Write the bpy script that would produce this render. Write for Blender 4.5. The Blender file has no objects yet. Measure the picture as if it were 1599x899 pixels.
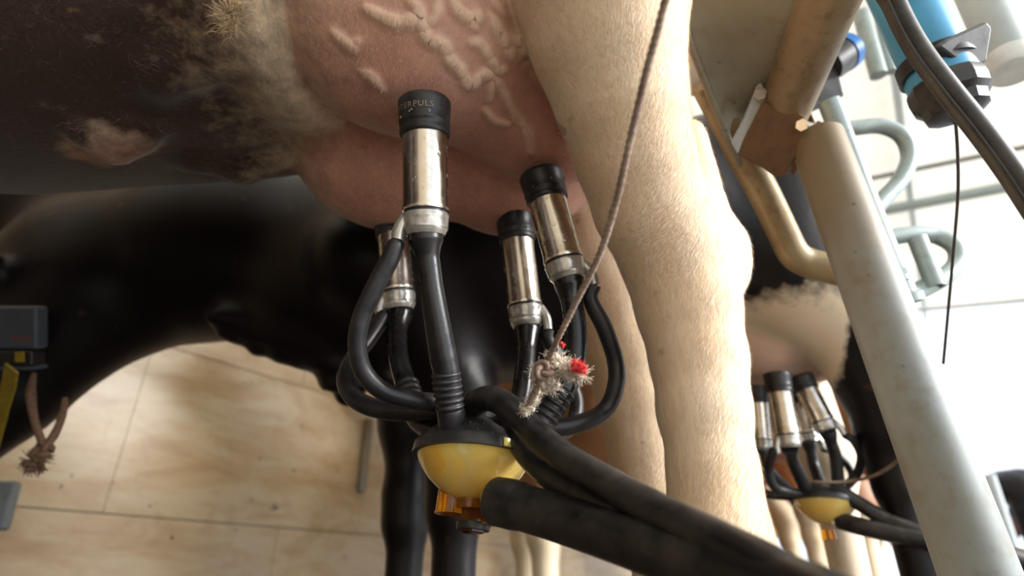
import bpy, bmesh, math, random
import numpy as np
from mathutils import Vector, Matrix
random.seed(7); rng = np.random.default_rng(7)
S = bpy.context.scene; COL = S.collection
PI = math.pi; R = math.radians

# ------------------------------------------------------------------ camera
PITCH = R(27.0); FPX = 900.0; CAMZ = .25
cp, sp = math.cos(PITCH), math.sin(PITCH)
def P(x, y, d):
    """world point seen at pixel x,y of the 1599x899 photo at depth d along the lens axis"""
    X = (x-799.5)/FPX*d; u = (449.5-y)/FPX*d
    return np.array([X, d*cp-u*sp, CAMZ+d*sp+u*cp])
cam = bpy.data.cameras.new('camera'); cam_o = bpy.data.objects.new('camera', cam); COL.objects.link(cam_o)
cam_o.location = (0, 0, CAMZ); cam_o.rotation_euler = (PI/2+PITCH, 0, 0)
cam.sensor_width = 36; cam.lens = 36*FPX/1599; cam.clip_start = .01
cam.dof.use_dof = True; cam.dof.focus_distance = .50; cam.dof.aperture_fstop = 3.6
S.camera = cam_o
S.view_settings.view_transform = 'Standard'; S.view_settings.look = 'None'
S.view_settings.gamma = 1; S.view_settings.use_curve_mapping = False
S.view_settings.exposure = 0.0
S.cycles.use_denoising = True
S.cycles.max_bounces = 8; S.cycles.diffuse_bounces = 4; S.cycles.glossy_bounces = 4; S.cycles.transmission_bounces = 8
S.cycles.sample_clamp_indirect = 8

# ------------------------------------------------------------------ materials
def srgb(*c):
    return tuple(((v/255)/12.92 if v/255 <= .04045 else ((v/255+.055)/1.055)**2.4) for v in c)+(1,)
class NT:
    def __init__(s, name):
        s.m = bpy.data.materials.new(name); s.m.use_nodes = True; s.t = s.m.node_tree; s.t.nodes.clear()
        s.out = s.n('ShaderNodeOutputMaterial')
    def n(s, typ, **k):
        nd = s.t.nodes.new(typ)
        for a, v in k.items(): setattr(nd, a, v)
        return nd
    def l(s, a, b): s.t.links.new(a, b)
    def bsdf(s, col=None, rough=.5, metal=0, **k):
        b = s.n('ShaderNodeBsdfPrincipled')
        if col is not None:
            if hasattr(col, 'is_output'): s.l(col, b.inputs['Base Color'])
            else: b.inputs['Base Color'].default_value = col
        b.inputs['Roughness'].default_value = rough; b.inputs['Metallic'].default_value = metal
        for a, v in k.items(): b.inputs[a.replace('_', ' ')].default_value = v
        s.l(b.outputs[0], s.out.inputs[0]); s.b = b; return b
    def coord(s, scale=(1, 1, 1), kind='Object', rot=(0, 0, 0)):
        c = s.n('ShaderNodeTexCoord'); m = s.n('ShaderNodeMapping')
        m.inputs['Scale'].default_value = scale; m.inputs['Rotation'].default_value = rot
        s.l(c.outputs[kind], m.inputs[0]); return m.outputs[0]
    def noise(s, vec, scale, detail=4, rough=.55, dist=0):
        n = s.n('ShaderNodeTexNoise'); s.l(vec, n.inputs['Vector'])
        n.inputs['Scale'].default_value = scale; n.inputs['Detail'].default_value = detail
        n.inputs['Roughness'].default_value = rough; n.inputs['Distortion'].default_value = dist
        return n.outputs['Fac']
    def ramp(s, fac, stops):
        r = s.n('ShaderNodeValToRGB'); s.l(fac, r.inputs[0]); e = r.color_ramp.elements
        while len(e) < len(stops): e.new(.5)
        for i, (p, c) in enumerate(stops):
            e[i].position = p; e[i].color = c if len(c) == 4 else c+(1,)
        return r.outputs[0]
    def mix(s, fac, a, b, mode='MIX'):
        m = s.n('ShaderNodeMix', data_type='RGBA', blend_type=mode)
        for v, i in ((fac, 0), (a, 6), (b, 7)):
            if hasattr(v, 'is_output'): s.l(v, m.inputs[i])
            else: m.inputs[i].default_value = v
        return m.outputs[2]
    def math(s, op, a, b=0):
        m = s.n('ShaderNodeMath', operation=op)
        for v, i in ((a, 0), (b, 1)):
            if hasattr(v, 'is_output'): s.l(v, m.inputs[i])
            else: m.inputs[i].default_value = v
        return m.outputs[0]
    def bump(s, h, strength=.3, dist=.002, prev=None):
        b = s.n('ShaderNodeBump'); b.inputs['Strength'].default_value = strength
        b.inputs['Distance'].default_value = dist; s.l(h, b.inputs['Height'])
        if prev is not None: s.l(prev, b.inputs['Normal'])
        s.l(b.outputs[0], s.b.inputs['Normal']); return b.outputs[0]
    def attr(s, name):
        a = s.n('ShaderNodeAttribute', attribute_name=name); return a.outputs['Fac']
BW = [(0, (0, 0, 0)), (1, (1, 1, 1))]
M = {}
def simple(name, col, rough=.5, metal=0, noise_amt=.15, nscale=30, bump=0, bdist=.001, **k):
    t = NT(name); v = t.coord(); n = t.noise(v, nscale, 5)
    dk = tuple(c*(1-noise_amt) for c in col[:3])+(1,); lt = tuple(min(1, c*(1+noise_amt)) for c in col[:3])+(1,)
    t.bsdf(t.ramp(n, [(.3, dk), (.7, lt)]), rough, metal, **k)
    if bump: t.bump(t.noise(v, nscale*4, 4), bump, bdist)
    M[name] = t.m; return t
# rubber: dark, slightly dusty
def rubber(name, base, dust, rough, amt=.6):
    t = NT(name); v = t.coord(); n = t.noise(v, 26, 7, .7); n2 = t.noise(v, 300, 3)
    c = t.mix(t.ramp(n, [(.42, (0, 0, 0)), (.85, (amt, amt, amt))]), base, dust)
    b = t.bsdf(c, rough); rr = t.ramp(n, [(.3, (rough-.08,)*3), (.75, (min(1, rough+.18),)*3)]); t.l(rr, b.inputs['Roughness'])
    t.bump(n2, .25, .0003); M[name] = t.m
rubber('rubber_black', srgb(26, 26, 30), srgb(84, 82, 82), .36, .55)
rubber('rubber_wet', srgb(20, 20, 23), srgb(60, 60, 62), .25, .35)
rubber('rubber_hose', srgb(20, 20, 22), srgb(86, 80, 74), .4, 1.0)
rubber('plastic_black', srgb(30, 30, 33), srgb(88, 86, 84), .36, .6)
t = NT('steel'); v = t.coord((1, 1, 1)); n = t.noise(v, 60, 6, .7)
b = t.bsdf(t.ramp(n, [(.3, srgb(196, 186, 172)), (.7, srgb(226, 220, 210))]), .28, 1.0)
t.l(t.ramp(n, [(.35, (.2,)*3), (.8, (.34,)*3)]), b.inputs['Roughness']); M['steel'] = t.m
t = NT('clear_plastic'); v = t.coord(); n = t.noise(v, 90, 5)
b = t.bsdf(t.ramp(n, [(.3, srgb(150, 146, 138)), (.7, srgb(214, 212, 206))]), .22, .55); b.inputs['Coat Weight'].default_value = .5
t.bump(n, .2, .0006); M['clear_plastic'] = t.m
t = NT('milk_bowl'); v = t.coord(); n = t.noise(v, 14, 5, .6, 1.2)
c = t.ramp(n, [(.3, srgb(240, 170, 44)), (.46, srgb(248, 204, 96)), (.6, srgb(232, 204, 122)), (.75, srgb(252, 238, 186))])
b = t.bsdf(c, .12); b.inputs['Subsurface Weight'].default_value = .6; b.inputs['Subsurface Radius'].default_value = (.03, .02, .006)
b.inputs['Subsurface Scale'].default_value = .6; b.inputs['Coat Weight'].default_value = .6; M['milk_bowl'] = t.m
t = NT('amber'); b = t.bsdf(srgb(214, 140, 30), .1); b.inputs['Transmission Weight'].default_value = .75; b.inputs['IOR'].default_value = 1.45; M['amber'] = t.m
t = NT('amber_dark'); b = t.bsdf(srgb(110, 62, 18), .12); b.inputs['Transmission Weight'].default_value = .55; M['amber_dark'] = t.m
t = NT('water'); b = t.bsdf((1, 1, 1, 1), .02); b.inputs['Transmission Weight'].default_value = 1; b.inputs['IOR'].default_value = 1.33; M['water'] = t.m
simple('lettering', srgb(140, 132, 106), .5, noise_amt=.3, nscale=400)
simple('box_grey', srgb(66, 72, 82), .5)
simple('box_black', srgb(24, 24, 26), .4)
simple('strap_yellow', srgb(140, 118, 20), .7, noise_amt=.3, nscale=120, bump=.4)
simple('red_print', srgb(150, 60, 50), .6)
simple('blue_plastic', srgb(74, 158, 206), .35, noise_amt=.12)
simple('blue_cap', srgb(20, 110, 190), .35)
simple('white_plastic', srgb(225, 228, 228), .4)
simple('rail_paint', srgb(176, 186, 190), .45, noise_amt=.08, nscale=20)
simple('cable_dark', srgb(60, 52, 50), .6)
simple('hoof', srgb(70, 60, 52), .6, noise_amt=.4, nscale=40)
# galvanised, stained steel
def galv(name, a, bcol, stain, rough=.5, metal=.35, sc=9, topz=None):
    t = NT(name); v = t.coord(); n = t.noise(v, sc, 8, .65); n2 = t.noise(v, sc*8, 4); n3 = t.noise(v, sc*14, 2, .4)
    c = t.mix(t.ramp(n, [(.42, (0, 0, 0)), (.7, (1, 1, 1))]), a, bcol)
    c = t.mix(t.ramp(n2, [(.55, (0, 0, 0)), (.8, (.7, .7, .7))]), c, stain)
    if topz:
        sx = t.n('ShaderNodeSeparateXYZ'); t.l(t.n('ShaderNodeTexCoord').outputs['Object'], sx.inputs[0])
        mr = t.n('ShaderNodeMapRange'); t.l(sx.outputs[2], mr.inputs[0]); mr.inputs[1].default_value = topz[0]; mr.inputs[2].default_value = topz[1]
        c = t.mix(t.math('MULTIPLY', mr.outputs[0], t.ramp(n, [(.25, (.35,)*3), (.6, (1,)*3)])), c, srgb(126, 108, 80))
    c = t.mix(t.ramp(n3, [(.73, (0, 0, 0)), (.77, (.6, .6, .6))]), c, tuple(x*.35 for x in stain[:3])+(1,))
    t.bsdf(c, rough, metal); t.bump(n2, .2, .0008); M[name] = t.m
galv('post_steel', srgb(134, 142, 144), srgb(118, 120, 114), srgb(112, 100, 80), .55, .1, 5, (.42, .74))
galv('beam_steel', srgb(150, 132, 106), srgb(126, 106, 80), srgb(92, 72, 50))
galv('plate_steel', srgb(150, 146, 130), srgb(124, 114, 96), srgb(108, 90, 66), .5, .25, 5)
galv('bracket_steel', srgb(112, 84, 56), srgb(94, 68, 44), srgb(62, 46, 30), .6, .2)
galv('tube_pale', srgb(168, 182, 182), srgb(150, 166, 168), srgb(128, 136, 132), .4, .3)
galv('tube_tan', srgb(160, 142, 110), srgb(130, 108, 78), srgb(104, 80, 54), .45, .3)
# rope fibre
t = NT('rope_fibre'); v = t.coord(); n = t.noise(v, 380, 4, .7); n2 = t.noise(v, 30, 3)
c = t.mix(t.ramp(n2, [(.35, (0, 0, 0)), (.7, (1, 1, 1))]), srgb(128, 104, 90), srgb(196, 176, 158))
t.bsdf(t.mix(t.ramp(n, [(.35, (.5,)*3), (.7, (0,)*3)]), c, srgb(80, 60, 50)), .85); t.bump(n, .8, .001); M['rope_fibre'] = t.m
simple('rope_white', srgb(226, 214, 196), .9, noise_amt=.25, nscale=300, bump=.8)
simple('hair_pale', srgb(214, 188, 150), .6, noise_amt=.3, nscale=200)
simple('rope_red', srgb(226, 62, 60), .8, noise_amt=.25, nscale=300, bump=.8)
simple('rope_brown', srgb(120, 92, 72), .9, noise_amt=.35, nscale=200, bump=.8)

def coat(name, base, dark, patch, hair=1.0, sheen=.3, rough=.6, skin=srgb(192, 116, 102), skin2=srgb(146, 78, 70), sscale=.012, spec=.5, tint=(1, 1, 1, 1), soft=.08, pn=.9, spotf=.55):
    """animal coat: attribute 'skin' 0..1 bare skin, 'patch' 0..1 second coat colour (plus painted belly shade on the cream cow), 'dirt' 0..1"""
    t = NT(name)
    v = t.coord((260, 260, 42)); hn = t.noise(v, 1, 4, .6, .6)
    v2 = t.coord(); big = t.noise(v2, 7, 6, .6); mid = t.noise(v2, 45, 5, .6); tiny = t.noise(v2, 34, 2, .4, .4)
    c = t.mix(t.ramp(big, [(.3, (0, 0, 0)), (.72, (1, 1, 1))]), base, dark)
    c = t.mix(t.ramp(hn, [(.3, (.34*hair,)*3), (.62, (0,)*3)]), c, tuple(x*.55 for x in dark[:3])+(1,))
    pm = t.math('ADD', t.attr('patch'), t.math('MULTIPLY', t.math('SUBTRACT', mid, .5), pn))
    c = t.mix(t.ramp(pm, [(.5-soft, (0, 0, 0)), (.5+soft, (1, 1, 1))]), c, patch)
    sm = t.mix(t.ramp(mid, [(.3, (0, 0, 0)), (.75, (1, 1, 1))]), skin, skin2)
    sm = t.mix(t.math('MULTIPLY', t.attr('vein'), .55), sm, srgb(232, 196, 178))
    c = t.mix(t.attr('skin'), c, sm)
    dm = t.math('MULTIPLY', t.attr('dirt_shade'), t.ramp(t.noise(v2, 22, 6, .7), [(.4, (0, 0, 0)), (.62, (1, 1, 1))]))  # real dirt mixed with painted belly shade on the cream cow
    c = t.mix(dm, c, srgb(44, 30, 20))
    spot = t.ramp(tiny, [(.70, (0, 0, 0)), (.76, (spotf,)*3)])
    c = t.mix(t.math('MULTIPLY', spot, t.math('SUBTRACT', 1, t.attr('skin'))), c, srgb(150, 104, 66))
    b = t.bsdf(c, rough); b.inputs['Specular IOR Level'].default_value = spec; b.inputs['Sheen Tint'].default_value = tint; b.inputs['Sheen Weight'].default_value = sheen; b.inputs['Sheen Roughness'].default_value = .4
    b.inputs['Subsurface Weight'].default_value = .15; b.inputs['Subsurface Radius'].default_value = (1, .35, .2); b.inputs['Subsurface Scale'].default_value = sscale
    n1 = t.bump(hn, .3*hair, .0018); t.bump(mid, .25, .003, n1); M[name] = t.m
coat('coat_cream', srgb(246, 226, 196), srgb(230, 196, 154), srgb(52, 31, 19), soft=.36)  # patch colour: brown belly hair with shade painted into it
coat('coat_black', srgb(7, 5, 7), srgb(14, 8, 9), srgb(232, 214, 188), .6, .08, .40, spec=.26, pn=.3, spotf=.12, tint=(.8, .62, .9, 1))
coat('coat_maroon', srgb(74, 38, 34), srgb(52, 28, 28), srgb(226, 204, 172), .6, .4, .45)
coat('coat_tan', srgb(168, 118, 72), srgb(140, 92, 56), srgb(232, 212, 180))
coat('coat_pale', srgb(236, 218, 188), srgb(214, 186, 146), srgb(170, 104, 56))

# tiles, floors, roof
t = NT('wall_tile'); v = t.coord((1, 1, 3.4)); n = t.noise(v, 2.6, 8, .62, .5); v1 = t.coord(); n2 = t.noise(v1, 9, 6, .6, .8); sp1 = t.noise(v1, 22, 2, .5)
c = t.ramp(n, [(.28, srgb(196, 160, 116)), (.45, srgb(222, 194, 152)), (.6, srgb(236, 216, 184)), (.78, srgb(206, 168, 126))])
c = t.mix(t.ramp(n2, [(.55, (0, 0, 0)), (.8, (.5,)*3)]), c, srgb(190, 146, 104))
c = t.mix(t.ramp(sp1, [(.715, (0, 0, 0)), (.745, (.9,)*3)]), c, srgb(90, 62, 38))
t.bsdf(t.mix(1.0, c, (.62, .58, .52, 1), 'MULTIPLY'), .3); M['wall_tile'] = t.m
simple('grout', srgb(110, 88, 66), .8)
simple('concrete', srgb(84, 76, 68), .75, noise_amt=.3, nscale=6, bump=.3)
simple('concrete_wet', srgb(64, 54, 46), .4, noise_amt=.4, nscale=5, bump=.3)
simple('plaster', srgb(200, 190, 172), .8)
simple('yard', srgb(236, 232, 222), .9)
t = NT('roof_sheet'); v = t.coord()
w = t.n('ShaderNodeTexWave', wave_type='BANDS', bands_direction='X'); t.l(v, w.inputs[0]); w.inputs['Scale'].default_value = 2.2
n = t.noise(v, 1.3, 5); col = t.ramp(n, [(.3, srgb(246, 242, 226)), (.7, srgb(253, 250, 240))])
d = t.n('ShaderNodeBsdfDiffuse'); tr = t.n('ShaderNodeBsdfTranslucent'); mx = t.n('ShaderNodeMixShader'); mx.inputs[0].default_value = .22
t.l(col, d.inputs[0]); t.l(col, tr.inputs[0]); t.l(d.outputs[0], mx.inputs[1]); t.l(tr.outputs[0], mx.inputs[2]); t.l(mx.outputs[0], t.out.inputs[0]); M['roof_sheet'] = t.m

# ------------------------------------------------------------------ object helpers
def tag(o, label=None, cat=None, group=None, kind=None):
    if label: o['label'] = label
    if cat: o['category'] = cat
    if group: o['group'] = group
    if kind: o['kind'] = kind
    return o
def empty(name, loc=(0, 0, 0)):
    o = bpy.data.objects.new(name, None); COL.objects.link(o); o.location = loc; o.empty_display_size = .05; return o
def link(name, me, mat, parent=None, smooth=True):
    o = bpy.data.objects.new(name, me); COL.objects.link(o)
    if mat:
        for mm in (mat if isinstance(mat, (list, tuple)) else [mat]): me.materials.append(M[mm])
    if smooth and len(me.polygons): me.polygons.foreach_set('use_smooth', [True]*len(me.polygons))
    if parent is not None:
        o.parent = parent
        w = Vector((0, 0, 0)); q = parent
        while q is not None: w += q.location; q = q.parent
        o.location = -w           # vertices are given in world coordinates
    return o
class MB:
    """collects shapes given in world coordinates into ONE mesh"""
    def __init__(s): s.v = []; s.f = []; s.mi = []
    def add(s, v, f, mi=0):
        b = len(s.v); s.v += [tuple(map(float, p)) for p in v]; s.f += [tuple(b+i for i in q) for q in f]; s.mi += [mi]*len(f); return s
    def build(s, name, mat, parent=None, smooth=True, sharp=40):
        me = bpy.data.meshes.new(name); me.from_pydata(s.v, [], s.f)
        me.polygons.foreach_set('material_index', s.mi); me.validate()
        bm = bmesh.new(); bm.from_mesh(me); bmesh.ops.recalc_face_normals(bm, faces=bm.faces)
        for e in bm.edges:
            if len(e.link_faces) == 2 and e.calc_face_angle(0) > R(sharp): e.smooth = False
        bm.to_mesh(me); bm.free()
        return link(name, me, mat, parent, smooth)
    def box(s, c, half, ax=None, mi=0, bev=.0):
        ax = ax if ax is not None else np.eye(3); c = np.array(c, float); h = np.array(half, float)
        bm = bmesh.new(); bmesh.ops.create_cube(bm, size=2)
        for v in bm.verts: v.co = Vector((v.co.x*h[0], v.co.y*h[1], v.co.z*h[2]))
        if bev > 0: bmesh.ops.bevel(bm, geom=list(bm.edges), offset=bev, segments=3, affect='EDGES', profile=.5)
        bm.verts.index_update()
        V = [c+np.array(v.co) @ np.array(ax) for v in bm.verts]; F = [[v.index for v in f.verts] for f in bm.faces]; bm.free()
        return s.add(V, F, mi)
    def lathe(s, a, axis, prof, seg=40, mi=0, cap=True):
        """prof: (distance along axis, radius)"""
        a = np.array(a, float); w = np.array(axis, float); w /= np.linalg.norm(w)
        u = np.cross(w, [0, 0, 1.] if abs(w[2]) < .9 else [1., 0, 0]); u /= np.linalg.norm(u); v = np.cross(w, u)
        V = []; F = []
        for (h, r) in prof:
            for k in range(seg):
                th = 2*PI*k/seg; V.append(a+w*h+r*(math.cos(th)*u+math.sin(th)*v))
        for i in range(len(prof)-1):
            for k in range(seg):
                F.append((i*seg+k, i*seg+(k+1) % seg, (i+1)*seg+(k+1) % seg, (i+1)*seg+k))
        if cap:
            F.append(tuple(range(seg))); F.append(tuple((len(prof)-1)*seg+k for k in range(seg)))
        return s.add(V, F, mi)
    def tube(s, pts, rad, seg=20, mi=0, n=8, ribs=None, smooth_path=True, flat=None):
        pts = [np.array(p, float) for p in pts]
        rad = [rad]*len(pts) if not hasattr(rad, '__len__') else list(rad)
        Q, Rr = (catmull(pts, rad, n) if smooth_path and len(pts) > 2 else (np.array(pts), np.array(rad)))
        if ribs:
            Rr = Rr.copy(); a0, a1, cnt, amp = ribs; L = len(Q)
            for i in range(L):
                f = i/(L-1)
                if a0 < f < a1: Rr[i] += amp*math.sin((f-a0)/(a1-a0)*cnt*2*PI)
        T = np.gradient(Q, axis=0); T /= np.linalg.norm(T, axis=1)[:, None]+1e-12
        u = np.cross(T[0], [0.3, .2, 1.]); u /= np.linalg.norm(u); V = []; F = []
        for i in range(len(Q)):
            u = u-T[i]*np.dot(u, T[i]); u /= np.linalg.norm(u); w = np.cross(T[i], u)
            for k in range(seg):
                th = 2*PI*k/seg; V.append(Q[i]+Rr[i]*(math.cos(th)*u+math.sin(th)*w))
        for i in range(len(Q)-1):
            for k in range(seg): F.append((i*seg+k, i*seg+(k+1) % seg, (i+1)*seg+(k+1) % seg, (i+1)*seg+k))
        F.append(tuple(range(seg))); F.append(tuple((len(Q)-1)*seg+k for k in range(seg)))
        return s.add(V, F, mi)
    def ball(s, c, r, sub=2, mi=0, sq=(1, 1, 1)):
        bm = bmesh.new(); bmesh.ops.create_icosphere(bm, subdivisions=sub, radius=1)
        V = [np.array(c)+np.array([v.co[i]*r*sq[i] for i in range(3)]) for v in bm.verts]; F = [[v.index for v in f.verts] for f in bm.faces]; bm.free()
        return s.add(V, F, mi)
def catmull(pts, rad, n=8):
    pts = [2*pts[0]-pts[1]]+list(pts)+[2*pts[-1]-pts[-2]]; rad = [rad[0]]+list(rad)+[rad[-1]]
    Q = []; Rr = []
    for i in range(1, len(pts)-2):
        p0, p1, p2, p3 = pts[i-1:i+3]
        for k in range(n):
            x = k/n
            Q.append(.5*((2*p1)+(-p0+p2)*x+(2*p0-5*p1+4*p2-p3)*x*x+(-p0+3*p1-3*p2+p3)*x**3)); Rr.append(rad[i]*(1-x)+rad[i+1]*x)
    Q.append(pts[-2]); Rr.append(rad[-2]); return np.array(Q), np.array(Rr)
def frame(w, up=(0, 0, 1)):
    w = np.array(w, float); w /= np.linalg.norm(w); u = np.cross(w, up); u /= np.linalg.norm(u); return np.array([w, u, np.cross(u, w)])

# ------------------------------------------------------------------ smooth solid modelling (signed distances -> one skin)
def cone(a, b, ra, rb, k=.03):
    return ('c', np.array(a, np.float32), np.array(b, np.float32), float(ra), float(rb), k)
def ell(c, r, ax=None, k=.03):
    return ('e', np.array(c, np.float32), np.array(r, np.float32), None if ax is None else np.array(ax, np.float32), k)
def pdist(p, q):
    if q[0] == 'c':
        _, a, b, ra, rb, _k = q; ab = b-a; L = float(ab@ab)+1e-9
        tt = np.clip(((p-a)@ab)/L, 0, 1); d = p-a-tt[:, None]*ab
        return np.sqrt((d*d).sum(1))-(ra+(rb-ra)*tt)
    _, c, r, ax, _k = q; d = p-c
    if ax is not None: d = d@ax.T
    x = d/r; k0 = np.sqrt((x*x).sum(1))+1e-6; y = x/r; k1 = np.sqrt((y*y).sum(1))+1e-6
    return k0*(k0-1)/k1
def smin(a, b, k):
    h = np.maximum(k-np.abs(a-b), 0)/k; return np.minimum(a, b)-h*h*k*.25
def group_sdf(prims):
    def f(p):
        d = None
        for q in prims:
            e = pdist(p, q); d = e if d is None else smin(d, e, q[-1])
        return d
    return f
def grad(f, p, e=.0015):
    g = np.stack([f(p+np.array(o, np.float32)*e)-f(p-np.array(o, np.float32)*e) for o in ((1, 0, 0), (0, 1, 0), (0, 0, 1))], 1)
    return g/(np.linalg.norm(g, axis=1)[:, None]+1e-9)
def march(f, px, py, d0=.25, d1=1.4):
    o = np.array([0, 0, CAMZ]); r = P(px, py, 1)-o; L = np.linalg.norm(r); r /= L; tt = d0
    for _ in range(200):
        v = float(f((o+r*tt)[None].astype(np.float32))[0])
        if v < 2e-4: break
        tt += max(v*.6, 2e-4)
        if tt > d1*L: return None
    return o+r*tt
def surface_net(f, lo, hi, h):
    lo = np.array(lo, float); n = np.ceil((np.array(hi)-lo)/h/8).astype(int)*8; B = 8
    nb = n//B; cx = [lo[i]+(np.arange(nb[i])+.5)*B*h for i in range(3)]
    G = np.stack(np.meshgrid(*cx, indexing='ij'), -1).reshape(-1, 3).astype(np.float32)
    dc = f(G); near = np.abs(dc) < B*h*1.25+.01
    D = np.repeat(np.repeat(np.repeat(np.sign(dc).reshape(nb), B, 0), B, 1), B, 2).astype(np.float32)
    loc = np.stack(np.meshgrid(*[(np.arange(B)+.5)*h-B*h/2]*3, indexing='ij'), -1).reshape(-1, 3).astype(np.float32)
    idx = np.argwhere(near.reshape(nb)); Gn = G[near]
    for i in range(0, len(Gn), 1500):
        pts = (Gn[i:i+1500, None, :]+loc[None]).reshape(-1, 3); dv = f(pts).reshape(-1, B, B, B)
        for (a, b, c), blk in zip(idx[i:i+1500]*B, dv): D[a:a+B, b:b+B, c:c+B] = blk
    D[0] = D[-1] = 1; D[:, 0] = D[:, -1] = 1; D[:, :, 0] = D[:, :, -1] = 1
    IN = D < 0; cnt = np.zeros(np.array(IN.shape)-1, np.int8)
    sh = [(a, b, c) for a in (0, 1) for b in (0, 1) for c in (0, 1)]
    N = IN.shape
    for a, b, c in sh: cnt += IN[a:N[0]-1+a, b:N[1]-1+b, c:N[2]-1+c]
    cells = np.argwhere((cnt > 0) & (cnt < 8)); vid = np.full(cnt.shape, -1, np.int32)
    vid[cells[:, 0], cells[:, 1], cells[:, 2]] = np.arange(len(cells))
    acc = np.zeros((len(cells), 3)); wn = np.zeros(len(cells))
    for i, a in enumerate(sh):
        for b in sh[i+1:]:
            if sum(abs(x-y) for x, y in zip(a, b)) != 1: continue
            da = D[tuple((cells+a).T)]; db = D[tuple((cells+b).T)]; m = (da < 0) != (db < 0)
            tt = np.where(m, da/(da-db+1e-12), 0)[:, None]
            q = np.array(a)*(1-tt)+np.array(b)*tt; acc[m] += q[m]; wn[m] += 1
    V = lo+h*.5+(cells+acc/wn[:, None])*h
    F = []
    for ax in range(3):
        o = [0, 0, 0]; o[ax] = 1; u, w = [(1, 2), (2, 0), (0, 1)][ax]
        A = IN[:N[0]-1, :N[1]-1, :N[2]-1]; Bq = IN[o[0]:N[0]-1+o[0], o[1]:N[1]-1+o[1], o[2]:N[2]-1+o[2]]
        e = np.argwhere(A != Bq); e = e[(e[:, u] > 0) & (e[:, w] > 0)]
        du = np.zeros(3, int); du[u] = 1; dw = np.zeros(3, int); dw[w] = 1
        q = np.stack([vid[tuple((e-du-dw).T)], vid[tuple((e-dw).T)], vid[tuple(e.T)], vid[tuple((e-du).T)]], 1)
        s = A[tuple(e.T)]; q[~s] = q[~s][:, ::-1]; F.append(q[(q >= 0).all(1)])
    F = np.concatenate(F)
    return V, F
def newton(f, V, it=2):
    V = V.astype(np.float32)
    for _ in range(it):
        d = f(V); V = V-np.clip(d, -.01, .01)[:, None]*grad(f, V)
    return V
def cat(p, c, r): return np.clip(1-np.linalg.norm((p-np.array(c))/np.array(r), axis=1), 0, 1)
def sstep(a, b, x): t_ = np.clip((x-a)/(b-a), 0, 1); return t_*t_*(3-2*t_)

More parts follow.
